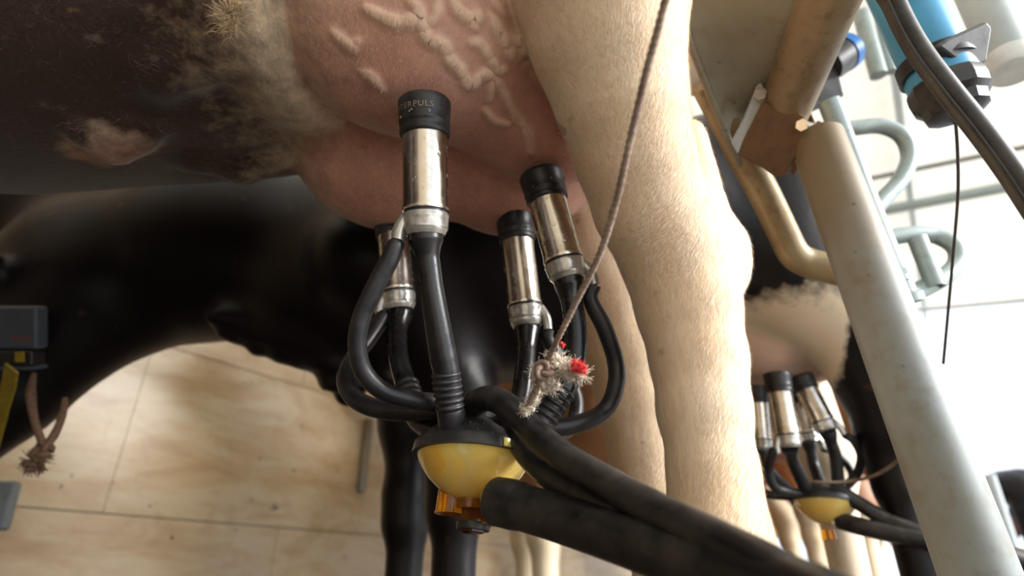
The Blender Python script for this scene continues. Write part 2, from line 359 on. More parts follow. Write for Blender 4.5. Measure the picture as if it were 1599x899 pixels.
def cow_prims(L, g):
    """generic cow; L(s,t,z) -> world, g = dict of overrides. returns body prims, udder prims"""
    z = g.get('scale', 1.0); q = lambda s, t, h: L(s*z, t*z, h*z)
    fr = g['front']; B = []
    c = lambda a, b, ra, rb, k=.06: B.append(cone(a, b, ra*z, rb*z, k))
    bz = g.get('belly', [(.2, 1.01, .31), (.33, .965, .335), (.52, .905, .34), (.8, .90, .335), (fr-.05, .93, .28)])
    for (s0, z0, r0), (s1, z1, r1) in zip(bz, bz[1:]): c(q(s0, 0, z0), q(s1, 0, z1), r0, r1)
    c(q(.2, 0, bz[0][1]), q(max(-.22, g.get('rump', -.42)+.1), 0, 1.12), bz[0][2], .20)                      # loin into rump
    rx = g.get('rump', -.42); c(q(rx+.2, .09, 1.16), q(rx, .06, 1.13), .17, .13); c(q(rx+.2, -.09, 1.16), q(rx, -.06, 1.13), .17, .13)
    c(q(.2, 0, 1.18), q(fr-.02, 0, 1.18), .15, .17)                             # back
    c(q(fr-.05, 0, .93), q(fr+.12, 0, g.get('chest', .86)), .25, .19)                           # chest
    for sd in (1, -1):
        c(q(fr-.06, .17*sd, 1.05), q(fr+.06, .19*sd, .86), .13, .11)            # shoulder
        if not g.get('own_hind'):
            hx, ht = g.get('hind', (-.2, .12)); hk = (q(hx, ht*sd, .49))
            c(q(max(-.15, rx+.12), .14*sd, 1.08), q(max(-.05, rx+.15), .18*sd, .86), .16, .12)
            c(q(max(-.25, rx+.08), .13*sd, 1.0), q(max(-.12, rx+.09), .17*sd, .80), .14, .10)
            c(q(-.05, .18*sd, .84), q(hx+.01, (ht+.02)*sd, .56), .105, .052, .05)
            c(q(max(-.30, rx), .13*sd, .9), q(hx-.045, ht*sd, .56), .07, .02, .05)
            c(q(hx-.03, ht*sd, .535), q(hx-.045, ht*sd, .50), .032, .028, .04)
            c(q(hx, ht*sd, .52), q(hx+.005, ht*sd, .44), .05, .038, .04)
            c(q(hx+.005, ht*sd, .44), q(hx+.015, ht*sd, .14), .034, .03, .03)
            c(q(hx-.025, ht*sd, .46), q(hx-.01, ht*sd, .14), .022, .02, .03)
            c(q(hx+.01, ht*sd, .13), q(hx+.035, ht*sd, .05), .038, .045, .03); c(q(hx+.01, ht*sd, .028), q(hx+.075, ht*sd, .025), .05, .035, .02)
    for i, (x, y) in enumerate(g['front_xy']):                                  # front legs at world positions
        sd = (1, -1)[i]; w = lambda h, ds=0: np.array([x, y, h*z])+np.array(list(g['h'])+[0])*ds
        c(q(fr, .17*sd, .86), w(.62), .115, .075, .05); c(w(.62), w(.46), .07, .048, .04)
        c(w(.45), w(.40), .05, .05, .03); c(w(.40), w(.14), .036, .03, .03); c(w(.40, -.02), w(.14, -.018), .022, .02, .03)
        c(w(.13), w(.05, .03), .038, .045, .03); c(w(.028), w(.025, .05), .05, .035, .02)
    nk = g.get('neck', [q(fr, 0, 1.02), q(fr+.28, 0, 1.12), q(fr+.52, 0, 1.2)])
    nr = g.get('neck_r', [.22, .15, .12])
    for i in range(len(nk)-1): c(nk[i], nk[i+1], nr[i], nr[i+1], .08)
    hd = g.get('head', [q(fr+.52, 0, 1.2), q(fr+.66, 0, 1.2), q(fr+.84, 0, 1.1)])
    c(hd[0], hd[1], .12, .105, .05); c(hd[1], hd[2], .10, .065, .05); B.append(ell(hd[2], (.075*z, .075*z, .06*z), None, .03))
    hl = np.array([-g['h'][1], g['h'][0], 0])
    for sd in (1, -1):
        e0 = np.array(hd[0])+hl*.09*sd; c(e0, e0+hl*.15*sd+np.array([0, 0, .07]), .03, .018, .03)
    if g.get('tail', True): c(q(-.44, 0, 1.2), q(-.50, 0, 1.05), .035, .025); c(q(-.50, 0, 1.05), q(-.48, 0, .6), .02, .016); c(q(-.48, 0, .6), q(-.46, 0, .42), .022, .03)
    U = []
    for (s, t_, h, rs, rt, rz, k) in g['udder']: U.append(ell(q(s, t_, h), (rs*z, rt*z, rz*z), g['ax'], k))
    return B, U
def build_cow(name, mat, L, g, lo, hi, h, masks, label, cat_, extra=None, refine=None, newton_it=1, creaseK=.012):
    B, U = cow_prims(L, g)
    if extra: B += extra
    fb, fu = group_sdf(B), group_sdf(U)
    f = lambda p: smin(fb(p), fu(p), creaseK)
    if refine: f0 = f; f = refine(f0)
    V, F = surface_net(f if not refine else f0, lo, hi, h)
    me = bpy.data.meshes.new(name)
    V = newton(f0 if refine else f, V, newton_it)
    me.from_pydata(V.tolist(), [], F.tolist())
    if refine:
        bm = bmesh.new(); bm.from_mesh(me); sel = refine.sel(V)
        bm.verts.ensure_lookup_table()
        es = [e for e in bm.edges if sel[e.verts[0].index] and sel[e.verts[1].index]]
        bmesh.ops.subdivide_edges(bm, edges=es, cuts=4, use_grid_fill=True)
        bm.to_mesh(me); bm.free()
        V = np.empty(len(me.vertices)*3, np.float32); me.vertices.foreach_get('co', V); V = V.reshape(-1, 3)
        V = newton(f, V, 2); me.vertices.foreach_set('co', V.ravel())
    me.validate(); me.update()
    du, db = fu(V), fb(V)
    A = masks(V, du, db)
    for k in ('skin', 'patch', 'dirt_shade', 'vein'):
        at = me.attributes.new(k, 'FLOAT', 'POINT'); at.data.foreach_set('value', np.clip(A.get(k, np.zeros(len(V))), 0, 1).astype(np.float32))
    me.materials.append(M[mat]); me.polygons.foreach_set('use_smooth', [True]*len(me.polygons))
    o = bpy.data.objects.new(name, me); COL.objects.link(o); tag(o, label, cat_)
    return o, f, fb, fu
def local(O, hd):
    h = np.array(hd, float); h /= np.linalg.norm(h); n = np.array([-h[1], h[0]])     # n = towards the pit, cow's left
    L = lambda s, t_, z: np.array([O[0]+h[0]*s+n[0]*t_, O[1]+h[1]*s+n[1]*t_, z])
    return L, h, np.array([[h[0], h[1], 0], [n[0], n[1], 0], [0, 0, 1]])
# ------------------------------------------------------------------ cow 1 (cream, being milked)
L1, H1, AX1 = local((-.03, .50), (-.95, -.31))
def legpts(rows):
    """rows of (px x, px y, px width, depth) -> centres and radii"""
    return [(P(x, y, d), w*d/FPX/2) for x, y, w, d in rows]
fx = [L1(1.08, .13, 0)[:2], L1(1.12, -.13, 0)[:2]]
g1 = dict(tail=False, front=1.08, own_hind=True, front_xy=fx, h=H1, ax=AX1,
    belly=[(.10, 1.03, .29), (.22, 1.02, .305), (.35, .98, .325), (.55, .925, .335), (.8, .905, .335), (1.02, .93, .28)],
    neck=[L1(1.08, 0, 1.02), L1(1.30, .0, 1.0), L1(1.46, .06, .92)], head=[L1(1.46, .06, .92), L1(1.50, .12, .76), L1(1.52, .17, .58)],
    udder=[(.10, .085, .785, .155, .12, .160, .03), (-.055, .040, .79, .125, .10, .160, .05), (.095, -.085, .785, .14, .12, .165, .016), (-.045, -.065, .79, .14, .11, .165, .02),
           (.0, .0, .86, .16, .13, .14, .03)])
near = legpts([(925, -120, 290, .52), (938, -30, 262, .50), (948, 60, 236, .505), (968, 150, 200, .51), (990, 240, 178, .52), (1014, 320, 168, .53), (1052, 400, 160, .54),
               (1074, 480, 154, .53), (1090, 560, 142, .51), (1099, 640, 136, .487), (1113, 740, 132, .462), (1123, 850, 134, .44)])
ext = []
for (a, ra), (b, rb) in zip(near, near[1:]): ext.append(cone(a, b, ra, rb, .012))
ext.append(cone(P(1075, 215, .57), P(1140, 405, .555), .018, .013, .03))     # tendon to the point of the hock
ext.append(cone(P(1136, 385, .55), P(1140, 430, .545), .0135, .012, .03))
a1 = near[-1][0]
ext += [cone(a1, a1+np.array([.0, .0, -.14]), .034, .032, .03), cone(a1+np.array([0, 0, -.14]), np.array([a1[0]-.03, a1[1], .05]), .038, .045, .03),
        cone(np.array([a1[0]-.02, a1[1], .028]), np.array([a1[0]-.07, a1[1]-.01, .026]), .05, .035, .02)]
up0 = near[0][0]
ext += [cone(up0, L1(-.02, .17, 1.0), near[0][1], .15, .06), cone(L1(-.02, .17, 1.0), L1(-.18, .13, 1.15), .15, .16, .06)]
far = legpts([(905, 250, 150, .86), (935, 400, 132, .83), (962, 480, 128, .80), (980, 560, 122, .765), (996, 640, 112, .73), (1009, 711, 102, .70), (1026, 800, 102, .665)])
for (a, ra), (b, rb) in zip(far, far[1:]): ext.append(cone(a, b, ra, rb, .02))
fpre = group_sdf(cow_prims(L1, g1)[0])
def fold(px, r, k=.02, sink=.35):
    q = [march(fpre, *p) for p in px]; q = [x_+(x_-CAM_)/np.linalg.norm(x_-CAM_)*r*sink for x_ in q if x_ is not None]
    for a_, b_ in zip(q, q[1:]): ext.append(cone(a_, b_, r, r*.9, k))
    return q
CAM_ = np.array([0, 0, CAMZ])
NAVEL = fold([(118, 192), (140, 206), (168, 226), (185, 232), (212, 218), (240, 196)], .013, .012)
fold([(180, 229), (178, 205), (190, 185)], .009, .012)
fold([(372, -20), (392, 40), (420, 95), (465, 140), (500, 165)], .022, .04); fold([(310, 250), (380, 262), (470, 236)], .010, .03); fold([(250, 120), (300, 95), (345, 60), (352, 10)], .012, .03)
ext += [cone(L1(-.12, -.16, .98), far[0][0], .15, far[0][1], .05), cone(P(1040, 470, .86), P(1046, 590, .80), .016, .016, .03)]
ext.append(cone(P(915, 330, .80), P(985, 560, .735), .009, .012, .02))
b1 = far[-1][0]
ext += [cone(b1, np.array([b1[0], b1[1], .14]), .036, .032, .03), cone(np.array([b1[0], b1[1], .14]), np.array([b1[0]-.03, b1[1], .05]), .038, .045, .03),
        cone(np.array([b1[0]-.02, b1[1], .028]), np.array([b1[0]-.07, b1[1]-.01, .026]), .05, .035, .02)]
TIP = {'A': P(663, 158, .50), 'B': P(845, 272, .595), 'C': P(614, 322, .69), 'D': P(806, 330, .675)}
crop = lambda pts: [(480+x/2.957, y/2.957) for x, y in pts]
VEINS = [([(270, 40), (330, 70), (400, 100), (470, 100), (512, 95), (535, 130), (545, 165), (575, 192), (612, 198), (640, 228), (655, 272), (688, 302), (712, 335), (735, 378), (765, 388), (790, 355), (828, 345), (862, 362)], .0042),
         ([(462, -10), (500, 30), (517, 70), (535, 125)], .0036), ([(675, -10), (690, 42), (738, 80), (788, 76), (765, 108), (775, 132)], .0040),
         ([(755, 200), (798, 205), (830, 250), (848, 285), (880, 325), (912, 320)], .0036), ([(850, 80), (880, 138), (912, 190), (930, 232), (962, 250), (988, 228), (968, 188), (940, 170)], .0048),
         ([(862, 362), (892, 400), (922, 462), (962, 535), (1000, 582), (1022, 632), (1030, 700)], .0030), ([(118, 148), (158, 182), (200, 212), (232, 190)], .0034),
         ([(258, 335), (290, 348), (312, 372), (345, 410)], .0032), ([(538, 112), (578, 90), (598, 50), (600, -10)], .0026), ([(820, 505), (858, 552), (922, 575)], .0028),
         ([(905, 60), (870, 20), (860, -10)], .0034), ([(850, 370), (845, 420), (838, 460)], .0022)]
vein_segs = []
def refine1(f0):
    for px, r in VEINS:
        pts = []
        for i, (x, y) in enumerate(crop(px)):
            q = march(f0, x, y)
            if q is not None: pts.append(q)
        if len(pts) > 2:
            Q, _ = catmull(pts, [r]*len(pts), 5); nq = len(Q)
            for i_, (a, b) in enumerate(zip(Q, Q[1:])):
                tp = min(1, .35+i_/6, .35+(nq-2-i_)/6)
                vein_segs.append((a.astype(np.float32), b.astype(np.float32), r*tp*(.95+.15*math.sin(i_*.9))))
    lo = np.min([s[0] for s in vein_segs], 0)-.03; hi = np.max([s[0] for s in vein_segs], 0)+.03
    def vd(p):
        d = np.full(len(p), 9., np.float32)
        for a, b, r in vein_segs:
            m = (np.abs(p-(a+b)/2) < .03).all(1)
            if m.any(): d[m] = np.minimum(d[m], pdist(p[m], ('c', a, b, r, r, 0)))
        return d
    def f(p):
        d = f0(p); m = ((p > lo) & (p < hi)).all(1)
        if m.any():
            d = d.copy(); pm = p[m]; dv = vd(pm)
            d[m] = smin(d[m], dv+.0009, .0080)
        return d
    f.vd = vd
    f.sel = lambda V: (((V > lo) & (V < hi)).all(1)) & (vd(V.astype(np.float32)) < .012)
    refine1.sel = f.sel; refine1.vd = vd
    return f
def masks1(V, du, db):
    rel = V[:, :2]-np.array([-.03, .5]); s = rel@H1; t_ = rel@np.array([-H1[1], H1[0]]); z = V[:, 2]
    sk = sstep(.012, -.006, du-np.maximum(db*0, 0))*sstep(-.002, .004, db-du)
    # hair creeps over the fore part and the top of the udder
    sk = sk*sstep(.86, .76, z+.25*np.clip(t_-.1, 0, 1))*sstep(.27, .12, s)
    di = sstep(.2, .5, s)*sstep(.95, .6, z)*.9+sstep(.4, .8, s)*.6  # belly dirt, deepened underneath and forward as painted shade
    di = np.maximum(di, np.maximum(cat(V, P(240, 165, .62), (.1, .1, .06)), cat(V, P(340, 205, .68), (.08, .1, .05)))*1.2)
    pt = sstep(.08, .34, s)*sstep(1.1, .8, z)*.95+.3*cat(V, P(250, 220, .68), (.25, .25, .15))  # brown belly coat, also carrying painted shade
    sk = np.maximum(sk, sstep(.0, .5, cat(V, NAVEL[2], (.05, .045, .03)))*.4)
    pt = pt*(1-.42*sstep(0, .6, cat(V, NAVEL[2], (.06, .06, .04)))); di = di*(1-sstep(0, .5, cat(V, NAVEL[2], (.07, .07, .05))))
    ve = np.zeros(len(V)); 
    if vein_segs: ve = sstep(.005, -.0015, refine1.vd(V.astype(np.float32)))
    ve = np.maximum(ve, .5*sstep(0, .8, cat(V, P(720, 10, .50), (.13, .2, .09)))*(.6+.4*np.sin(V[:, 0]*90)*np.sin(V[:, 2]*110)))
    return dict(skin=sk, patch=pt, dirt_shade=di, vein=ve)
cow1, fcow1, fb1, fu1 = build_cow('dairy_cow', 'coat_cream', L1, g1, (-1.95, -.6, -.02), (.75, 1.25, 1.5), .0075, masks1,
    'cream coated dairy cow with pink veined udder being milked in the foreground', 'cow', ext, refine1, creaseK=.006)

# ------------------------------------------------------------------ cow 2 (black, white udder), next in the row
O2 = (.55, 1.13); L2, H2, AX2 = local(O2, (-.995, -.05))
g2 = dict(tail=False, chest=.94, rump=-.09, scale=.90, front=.86, front_xy=[(-.10, 1.03), (-.215, 1.24)], h=H2, ax=AX2, hind=(-.12, .115),
    belly=[(.12, 1.02, .27), (.3, 1.01, .285), (.5, 1.0, .285), (.7, .97, .28), (.84, .94, .25)],
    neck=[np.array([-.28, 1.12, .88]), np.array([-.62, 1.10, .91]), np.array([-.90, 1.10, .83])], neck_r=[.24, .20, .20],
    head=[np.array([-.95, 1.08, .72]), np.array([-.99, 1.06, .56]), np.array([-1.12, 1.04, .26])],
    udder=[(.07, .075, .80, .12, .10, .135, .03), (-.05, .05, .80, .11, .09, .135, .03), (.07, -.075, .80, .12, .10, .135, .02), (-.05, -.05, .80, .11, .09, .135, .03)])
e2 = []
for x, y, r in ((352, 528, .022), (374, 536, .020), (402, 552, .020), (440, 561, .022), (470, 570, .018), (496, 574, .02), (522, 600, .03), (545, 632, .035)):
    e2.append(cone(P(x, y-30, 1.10), P(x, y+1-FPX*r/1.1*.75, 1.10), r*1.5, r*.8, .025))
e2 += [cone((-.40, 1.06, .76), (-.22, 1.06, .73), .12, .12, .06), cone((-.45, 1.08, .86), (-.70, 1.08, .87), .13, .15, .05), cone((-.84, 1.06, .76), (-.95, 1.06, .62), .13, .11, .05), cone((-.5, 1.1, 1.0), (-1.15, 1.12, 1.0), .12, .12, .06)]
def masks2(V, du, db):
    rel = V[:, :2]-np.array(O2); s = rel@H2; t_ = rel@np.array([-H2[1], H2[0]]); z = V[:, 2]
    ud = sstep(.02, -.004, du)*sstep(-.01, .01, db-du)
    pt = ud+sstep(-.02, -.06, t_)*sstep(.05, -.05, s)*sstep(.75, .6, z)+sstep(.76, .70, z)*cat(V, (O2[0]+.0, O2[1]-.05, .70), (.26, .3, .3))*sstep(.0, .06, s+.06)*1.6
    return dict(skin=ud*sstep(.72, .66, z)*.5, patch=pt, dirt_shade=0*z, vein=0*z)
cow2, fcow2, _, fu2 = build_cow('dairy_cow', 'coat_black', L2, g2, (-1.45, .55, -.02), (1.15, 1.75, 1.35), .010, masks2,
    'black dairy cow with white udder, standing behind the cream cow with its neck lowered', 'cow', e2)

# ------------------------------------------------------------------ further cows in the row
def far_cow(O, hd, mat, label, mk, sc=.95, h=.016, fr=.98):
    Lk, Hk, AXk = local(O, hd)
    gk = dict(tail=False, rump=-.2, scale=sc, front=fr, front_xy=[Lk(fr*sc, .12*sc, 0)[:2], Lk((fr+.05)*sc, -.12*sc, 0)[:2]], h=Hk, ax=AXk, hind=(-.18, .12),
        udder=[(.07, .075, .80, .12, .10, .135, .03), (-.05, .05, .80, .11, .09, .135, .03), (.07, -.075, .80, .12, .10, .135, .02), (-.05, -.05, .80, .11, .09, .135, .03)])
    c = np.array([Lk(1.9, 0, 0), Lk(-.6, 0, 0)]); lo = c.min(0)-.45; hi = c.max(0)+.45; lo[2] = -.02; hi[2] = 1.5
    def mf(V, du, db):
        rel = V[:, :2]-np.array(O); s = rel@Hk; t_ = rel@np.array([-Hk[1], Hk[0]])
        ud = sstep(.02, -.004, du)*sstep(-.01, .01, db-du)
        return dict(skin=ud*.7, patch=mk(V, s, t_, V[:, 2]), dirt_shade=0*s, vein=0*s)
    return build_cow('dairy_cow', mat, Lk, gk, lo, hi, h, mf, label, 'cow')[0]
far_cow((-.86, -.56), (-.95, -.31), 'coat_maroon', 'unseen dark cow added to shade the cream cow, outside the picture at the left', lambda V, s, t_, z: 0*s, .98, .02)  # out of view, added only to keep light off the cream belly
ns = lambda V, f, ph: .5+.5*np.sin(V[:, 0]*f+ph)*np.sin(V[:, 1]*f*.9+ph*2)*np.sin(V[:, 2]*f*.8+ph*.7)
far_cow((1.0, 1.97), (-1, .0), 'coat_tan', 'tan brown cow with pale lower legs, just beyond the black cow with the white udder', lambda V, s, t_, z: sstep(.50, .40, z)+sstep(.62, .75, ns(V, 7, 1)), .93)
far_cow((1.08, 2.72), (-1, -.0), 'coat_pale', 'pale cream cow with tan patches, second beyond the black cow in the milking row', lambda V, s, t_, z: sstep(.55, .7, ns(V, 6, 2)))
far_cow((1.80, 3.55), (-1, -.0), 'coat_maroon', 'dark maroon cow with pale legs, third beyond the black cow in the milking row', lambda V, s, t_, z: sstep(.45, .35, z)+sstep(.6, .7, ns(V, 6, 4)))
far_cow((5.38, 6.45), (1, .1), 'coat_black', 'distant dark cow behind the pale gate at the lower right edge', lambda V, s, t_, z: sstep(.5, .4, z), 1.0, .02)
far_cow((2.60, 4.40), (-1, -.0), 'coat_pale', 'pale cow farthest along the milking row, only its lower legs in view', lambda V, s, t_, z: sstep(.6, .7, ns(V, 6, 5)))


#ENDCOWS
# ------------------------------------------------------------------ the parlour
U = np.array([.568, .823]); N_ = np.array([-.823, .568])        # along the pit, and from the pit into the standing
def W(u, n, z): return np.array([U[0]*u+N_[0]*n, U[1]*u+N_[1]*n, z])
AXW = np.array([[U[0], U[1], 0], [N_[0], N_[1], 0], [0, 0, 1]])
def slab(name, u0, u1, n0, n1, z0, z1, mat, bev=0):
    m = MB(); m.box(W((u0+u1)/2, (n0+n1)/2, (z0+z1)/2), ((u1-u0)/2, (n1-n0)/2, (z1-z0)/2), AXW, 0, bev)
    return tag(m.build(name, mat, smooth=False), kind='structure')
WN = 2.2
slab('floor', -3.2, 8, -.06, WN, -.9, 0, 'concrete_wet')                 # raised standing
slab('floor.001', -3.2, 8, -3.2, -.06, -1.0, -.9, 'concrete')            # pit
slab('floor.003', 7, 13, -3.4, -.06, -.9, 0, 'concrete')
slab('floor.002', -8, 30, -20, 20, -1.1, -1.0, 'yard')
# tiled wall: big slabs with dark joints
m = MB(); g_ = .004; zs = [-.14, .445, 1.03, 1.615, 2.2, 2.785, 3.3]
m.box(W(2.8, WN+.08, 1.6), (5.2, .07, 1.6), AXW, 1)
for a, b in zip(zs, zs[1:]):
    u = .877-1.3*3-(.65 if zs.index(a) % 2 == 0 else 0)
    while u < 8:
        u1 = min(u+1.3, 8); a_ = max(a, 0); m.box(W((max(u, -3.2)+u1)/2, WN+.004, (a_+b)/2), ((u1-max(u, -3.2))/2-g_/4, .008, (b-a_)/2-g_/2), AXW, 0); u = u1
tag(m.build('wall_left', ['wall_tile', 'grout'], smooth=False), kind='structure')
slab('wall_near', -2.5, -3.2, -3.2, WN, -1, 3.2, 'plaster')
# roof of ribbed sheets
m = MB(); rows = []
for i, uu in enumerate(np.arange(-2.6, 8.2, .09)): rows.append((uu, .012*(i % 2)))
for j, (n0, z0, n1, z1) in enumerate([(-3.6, 2.75, 2.3, 3.6)]):
    V = []
    for uu, dz in rows: V += [W(uu, n0, z0+dz), W(uu, n1, z1+dz)]
    m.add(V, [(2*i, 2*i+1, 2*i+3, 2*i+2) for i in range(len(rows)-1)])
tag(m.build('ceiling', 'roof_sheet', smooth=False), kind='structure')
# ------------------------------------------------------------------ milking cluster
def drops(name, parent, spots, rr=(.0006, .0015)):
    m = MB()
    for p, nrm in spots:
        r = random.uniform(*rr); fr_ = frame(nrm) ; bm = bmesh.new(); bmesh.ops.create_icosphere(bm, subdivisions=1, radius=1)
        V = [np.array(p)+(np.array([v.co.x*.55, v.co.y, v.co.z*1.15])*r)@fr_ for v in bm.verts]; F = [[v.index for v in f.verts] for f in bm.faces]; bm.free(); m.add(V, F)
    o = m.build(name, 'water', parent); o['kind'] = 'stuff'; return o
CAM = np.array([0, 0, CAMZ])
def teat_cup(parent, top, bot, nip_dir, r=.0192, k=1.0, wet=True):
    """top = centre of the mouth, bot = centre of the lower end; returns (end of cup, nipple tip)"""
    top = np.array(top); bot = np.array(bot); ax = bot-top; Lc = np.linalg.norm(ax); ax /= Lc
    a = .24*Lc; e = .80*Lc
    shell = MB(); shell.lathe(top, ax, [(a*.55, r*.9), (a*.55, r), (a*.9, r), (a+.002, r), (e*.7, r*1.0), (e-.004, r), (e-.001, r*1.04), (e+.001, r*1.05), (e+.0025, r*1.03), (e+.0025, r*.9)], 56)
    cup = shell.build('teat_cup', 'steel', parent)
    mp = MB(); mp.lathe(top, ax, [(-.002, r*.55), (-.004, r*.9), (-.0035, r*1.1), (-.001, r*1.19), (.002, r*1.2), (a*.38, r*1.16), (a*.6, r*1.13), (a*.64, r*1.15), (a*.70, r*1.15), (a*.73, r*1.12), (a*.86, r*1.11), (a*.9, r*1.13), (a*1.0, r*1.13), (a*1.04, r*1.1), (a*1.05, r*1.0)], 64)
    mp.build('mouthpiece', 'rubber_black', cup)
    gr = MB(); gr.lathe(top, ax, [(e+.002, r*.85), (e+.002, r*.955), (e+.0055, r*.955), (e+.0055, r*.85)], 48); gr.build('seal_ring', 'rubber_black', cup)
    cap = MB(); cap.lathe(top, ax, [(e+.005, r*.8), (e+.005, r*1.02), (e+.007, r*1.05), (e+.010, r*1.02), (e+.016, r*.99), (e+.018, r*1.01), (Lc-.008, r*.97), (Lc-.006, r*.99), (Lc-.003, r*.93), (Lc, r*.84), (Lc+.001, r*.6)], 48)
    n = np.array(nip_dir, float); n -= ax*np.dot(n, ax); n /= np.linalg.norm(n)
    n0 = top+ax*(e+.008)+n*r*.85; n1 = n0+n*.006*k+ax*.012*k; n2 = n1+ax*.014*k+n*.001
    cap.tube([n0, n1, n2], [.0062*k, .0058*k, .005*k], 14); cap.build('clear_end_cap', 'clear_plastic', cup)
    if wet:
        sp_ = []
        u = np.cross(ax, [0, 0, 1.]); u = np.cross(ax, [1., 0, 0]); u /= np.linalg.norm(u); v = np.cross(ax, u); tc = CAM-top
        for _ in range(34):
            th = random.uniform(0, 2*PI); nn = u*math.cos(th)+v*math.sin(th)
            if np.dot(nn, tc) < 0: continue
            h = random.uniform(.0, a*.9); sp_.append((top+ax*h+nn*(r*(1.175 if h < a*.6 else 1.135)), nn))
        for _ in range(20):
            th = random.uniform(0, 2*PI); nn = u*math.cos(th)+v*math.sin(th)
            if np.dot(nn, tc) > 0: sp_.append((top+ax*random.uniform(a*1.1, Lc*.78)+nn*r*1.0, nn))
        drops('water_drops', cup, sp_, (.0009, .0022))
    return cup, bot, n2
def tube_pts(pts, rad): return catmull([np.array(p, float) for p in pts], list(rad) if hasattr(rad, '__len__') else [rad]*len(pts), 8)
def rubber_tube(name, mat, parent, pts, rad, ribs=None, seg=24, wet=0, dust=False, n=10):
    m = MB(); m.tube(pts, rad, seg, n=n, ribs=ribs); o = m.build(name, mat, parent)
    if wet:
        Q, Rr = tube_pts(pts, rad); sp_ = []
        for _ in range(wet):
            i = random.randrange(1, len(Q)-1); T = Q[i+1]-Q[i-1]; T /= np.linalg.norm(T); nn = np.random.default_rng(random.randrange(10**6)).normal(size=3); nn -= T*np.dot(nn, T); nn /= np.linalg.norm(nn)
            if np.dot(nn, CAM-Q[i]) < 0: nn = -nn
            sp_.append((Q[i]+nn*Rr[i], nn))
        drops('water_drops', o, sp_, (.0006, .0015))
    return o
def claw(parent, c, ax, r, k=1.0):
    """c = centre of the rim, ax = unit vector straight down through the bowl"""
    ax = np.array(ax, float); ax /= np.linalg.norm(ax); c = np.array(c, float)
    m = MB(); m.lathe(c, ax, [(-.030*k, .012*k), (-.0295*k, .022*k), (-.026*k, r*.50), (-.022*k, r*.66), (-.014*k, r*.90), (-.008*k, r*.985), (-.006*k, r*1.02), (.0015*k, r*1.04), (.003*k, r*1.035), (.003*k, r*.93)], 72)
    cover = m.build('claw_cover', 'plastic_black', parent)
    m = MB(); m.lathe(c, ax, [(.0, r*.9), (.002*k, r*.955), (.007*k, r*.92), (.014*k, r*.835), (.021*k, r*.72), (.028*k, r*.56), (.034*k, r*.37), (.037*k, r*.20), (.038*k, r*.02)], 72)
    m.build('milk_bowl', 'milk_bowl', parent)
    return cover
cl = tag(empty('milking_cluster', P(738, 715, .5)), 'black and steel milking cluster with yellow bowl hanging under the pink udder in the foreground', 'milking machine')
BOT = {'A': P(665, 368, .483), 'B': P(888, 436, .562), 'C': P(624, 484, .66), 'D': P(823, 510, .645)}
TOP = {'A': P(663, 163, .497), 'B': P(845, 276, .592), 'C': P(612, 332, .695), 'D': P(803, 336, .685)}
nip = {k_: P(*v)-BOT[k_] for k_, v in dict(A=(600, 345, .478), B=(940, 440, .56), C=(585, 465, .655), D=(870, 500, .64)).items()}
NT_ = {}
for k_ in 'ABCD':
    cup, b_, n_ = teat_cup(cl, TOP[k_], BOT[k_], nip[k_], r=.0190); NT_[k_] = n_
    if k_ == 'A':     # faint printed word on the near mouthpiece, curved round the rubber
        cup0 = cup
        ax = BOT['A']-TOP['A']; Lc = np.linalg.norm(ax); ax /= Lc
        tc = bpy.data.curves.new('t', 'FONT'); tc.body = 'INTERPULS'; tc.size = .0072; tc.extrude = .0; tc.space_character = 1.15; tc.resolution_u = 3
        to = bpy.data.objects.new('t', tc); COL.objects.link(to); dg = bpy.context.evaluated_depsgraph_get(); tm = bpy.data.meshes.new_from_object(to.evaluated_get(dg))
        bpy.data.objects.remove(to)
        x0 = np.array([v.co.x for v in tm.vertices]); x0m = (x0.max()+x0.min())/2
        cdir = CAM-TOP['A']; cdir -= ax*np.dot(cdir, ax); cdir /= np.linalg.norm(cdir); side = np.cross(cdir, ax)
        if side[0] < 0: side = -side
        for v in tm.vertices:
            th = (v.co.x-x0m)/.0222-.55; rr = .0190*1.168+.0007
            p = TOP['A']+ax*(.0115-v.co.y)+rr*(math.cos(th)*cdir+math.sin(th)*side); v.co = Vector(p)
        lt = link('lettering', tm, 'lettering', None, False); lt.parent = cup0; lt.location = (0, 0, 0)
# claw
cdn = P(745, 800, .49)-P(738, 712, .5); cdn = np.array([-.06, -.06, -1.0]); CC = P(740, 711, .5); CR = .0515
claw(cl, CC, cdn, CR)
# cover details: rivets, small notch tab, centre turret
cax = cdn/np.linalg.norm(cdn); toc = CAM-CC; toc -= cax*np.dot(toc, cax); toc /= np.linalg.norm(toc); rgt = np.cross(toc, cax); rgt = rgt if rgt[0] > 0 else -rgt
def on_claw(th, r, h): return CC+cax*h+(toc*math.cos(th)+rgt*math.sin(th))*r
m = MB()
for th, r_, h_ in ((.02, CR*.98, -.0085), (.25, CR*1.0, -.0065), (-.12, CR*.9, -.0145), (.12, CR*.9, -.0145)): m.ball(on_claw(th, r_, h_), .0016, 2)
for th in (-.1, .12): m.tube([on_claw(th-.08, CR*.82, -.018), on_claw(th+.02*(1 if th < 0 else -1), CR*.98, -.0085)], .0007, 8, smooth_path=False)
m.build('cover_studs', 'rubber_black', cl)
m = MB(); nb_ = on_claw(.52, CR*1.03, -.001); m.box(nb_, (.0045, .0035, .0015), np.array([rgt*math.cos(.5)-toc*math.sin(.5), cax, toc*math.cos(.5)+rgt*math.sin(.5)]), 0, .0006)
m.build('rim_tab', 'milk_bowl', cl)
# turret and spigots on the cover
m = MB(); m.lathe(CC, -cax, [(.024, .02), (.036, .018), (.042, .015), (.043, .003)], 40); m.build('air_turret', 'plastic_black', cl)
